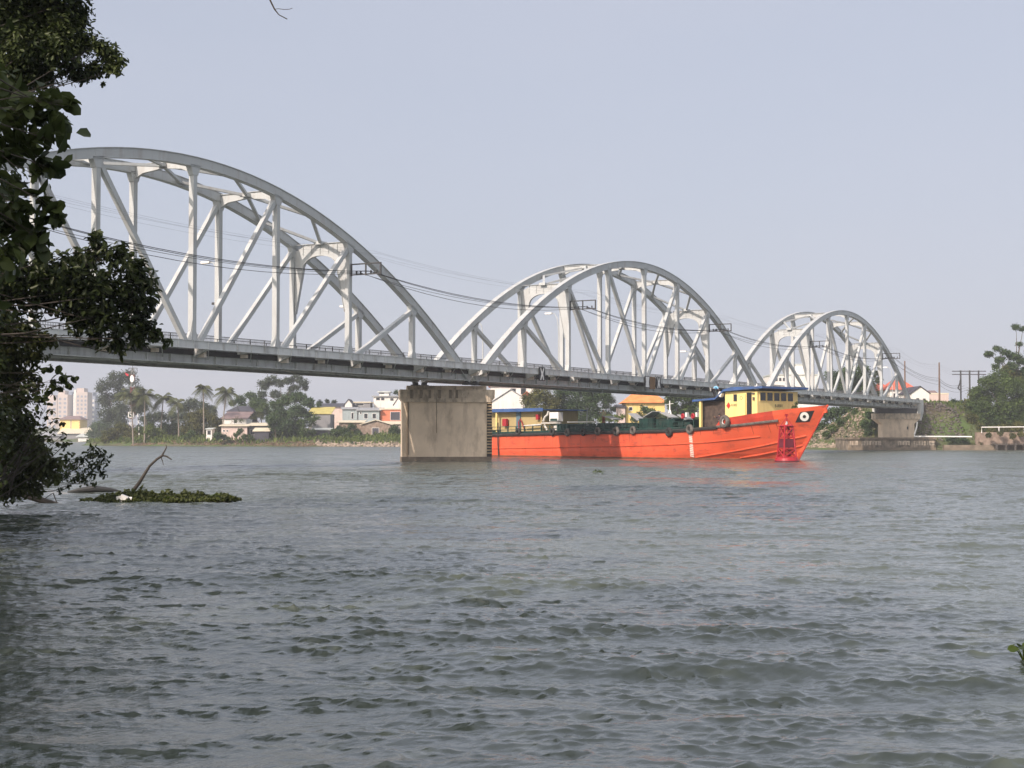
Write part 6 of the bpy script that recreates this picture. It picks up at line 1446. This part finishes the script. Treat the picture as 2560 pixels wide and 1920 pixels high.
wood('upright forked driftwood branch sticking out of the weed raft', [[q(338, 1222), q(350, 1206), q(362, 1186), q(375, 1165), q(393, 1148), q(407, 1139)], [q(405, 1140), q(412, 1128), q(417, 1118), q(416, 1112)], [q(405, 1138), q(418, 1141), q(430, 1149)], [q(403, 1141), q(407, 1152), q(410, 1163)]], [[0.07, 0.06, 0.055, 0.045, 0.042, 0.04], [0.035, 0.025, 0.02, 0.012], [0.03, 0.03, 0.02], [0.02, 0.015, 0.008]])
wood('long low driftwood branch lying on the water left of the raft', [[q(20, 1225, 51), q(70, 1240, 51), q(110, 1252, 51), q(150, 1262, 51), q(190, 1267, 51), q(236, 1266, 51)], [q(60, 1200, 51), q(85, 1228, 51), q(105, 1252, 51)], [q(135, 1232, 51), q(147, 1262, 51)], [q(112, 1248, 51), q(133, 1233, 51)]], [[0.10, 0.10, 0.11, 0.07, 0.045, 0.03], [0.02, 0.02, 0.02], [0.018, 0.015], [0.015, 0.012]])
m = MB(); m.tube([(-1.0, 0, 0.0), (-0.6, 0, 0.06), (0, 0, 0.13), (0.6, 0, 0.09), (1.1, 0, 0.02)], [0.04, 0.10, 0.15, 0.10, 0.03], 10); o = m.build('sunken_log', mat('wet dark wood', (0.035, 0.036, 0.036), 0.4, 0.2)); o.location = G(rr(235, 62), 62, 0.0); o.rotation_euler = (0, 0, -YAW+0.2)
tag(o, 'smooth dark wet log breaking the surface behind the raft', 'log')
root = empty('litter_bag', G(isl(333), Zi-1.15, 0.06), -YAW, 'crumpled white plastic waste caught at the front of the weed raft', 'litter')
root.scale = (1.5, 1.5, 1.5)
m = MB(); m.box((0, 0, 0.06), (0.16, 0.14, 0.16), Matrix.Rotation(0.4, 3, 'Y')); m.box((-0.11, 0, 0.06), (0.08, 0.12, 0.13), Matrix.Rotation(-0.2, 3, 'Y')); m.box((0.12, 0.02, 0.03), (0.1, 0.12, 0.09), Matrix.Rotation(0.7, 3, 'X')); m.build('bag', WHITE, root)

# ------------------------------------------------------------------ haze
m = MB(); m.box((0, 0, 0), (1, 1, 1)); hz = m.build('haze', bpy.data.materials.new('haze air'))
hm = hz.data.materials[0]; hm.use_nodes = True; hm.node_tree.nodes.clear()
ho = hm.node_tree.nodes.new('ShaderNodeOutputMaterial'); hv = hm.node_tree.nodes.new('ShaderNodeVolumePrincipled')
hv.inputs['Color'].default_value = (0.86, 0.90, 0.97, 1); hv.inputs['Density'].default_value = 0.00034; hv.inputs['Anisotropy'].default_value = 0.0
hm.node_tree.links.new(hv.outputs[0], ho.inputs['Volume'])
hz.location = G(0, 900, 38); hz.rotation_euler = (0, 0, -YAW); hz.scale = (2600, 2400, 84)
tag(hz, kind='stuff')
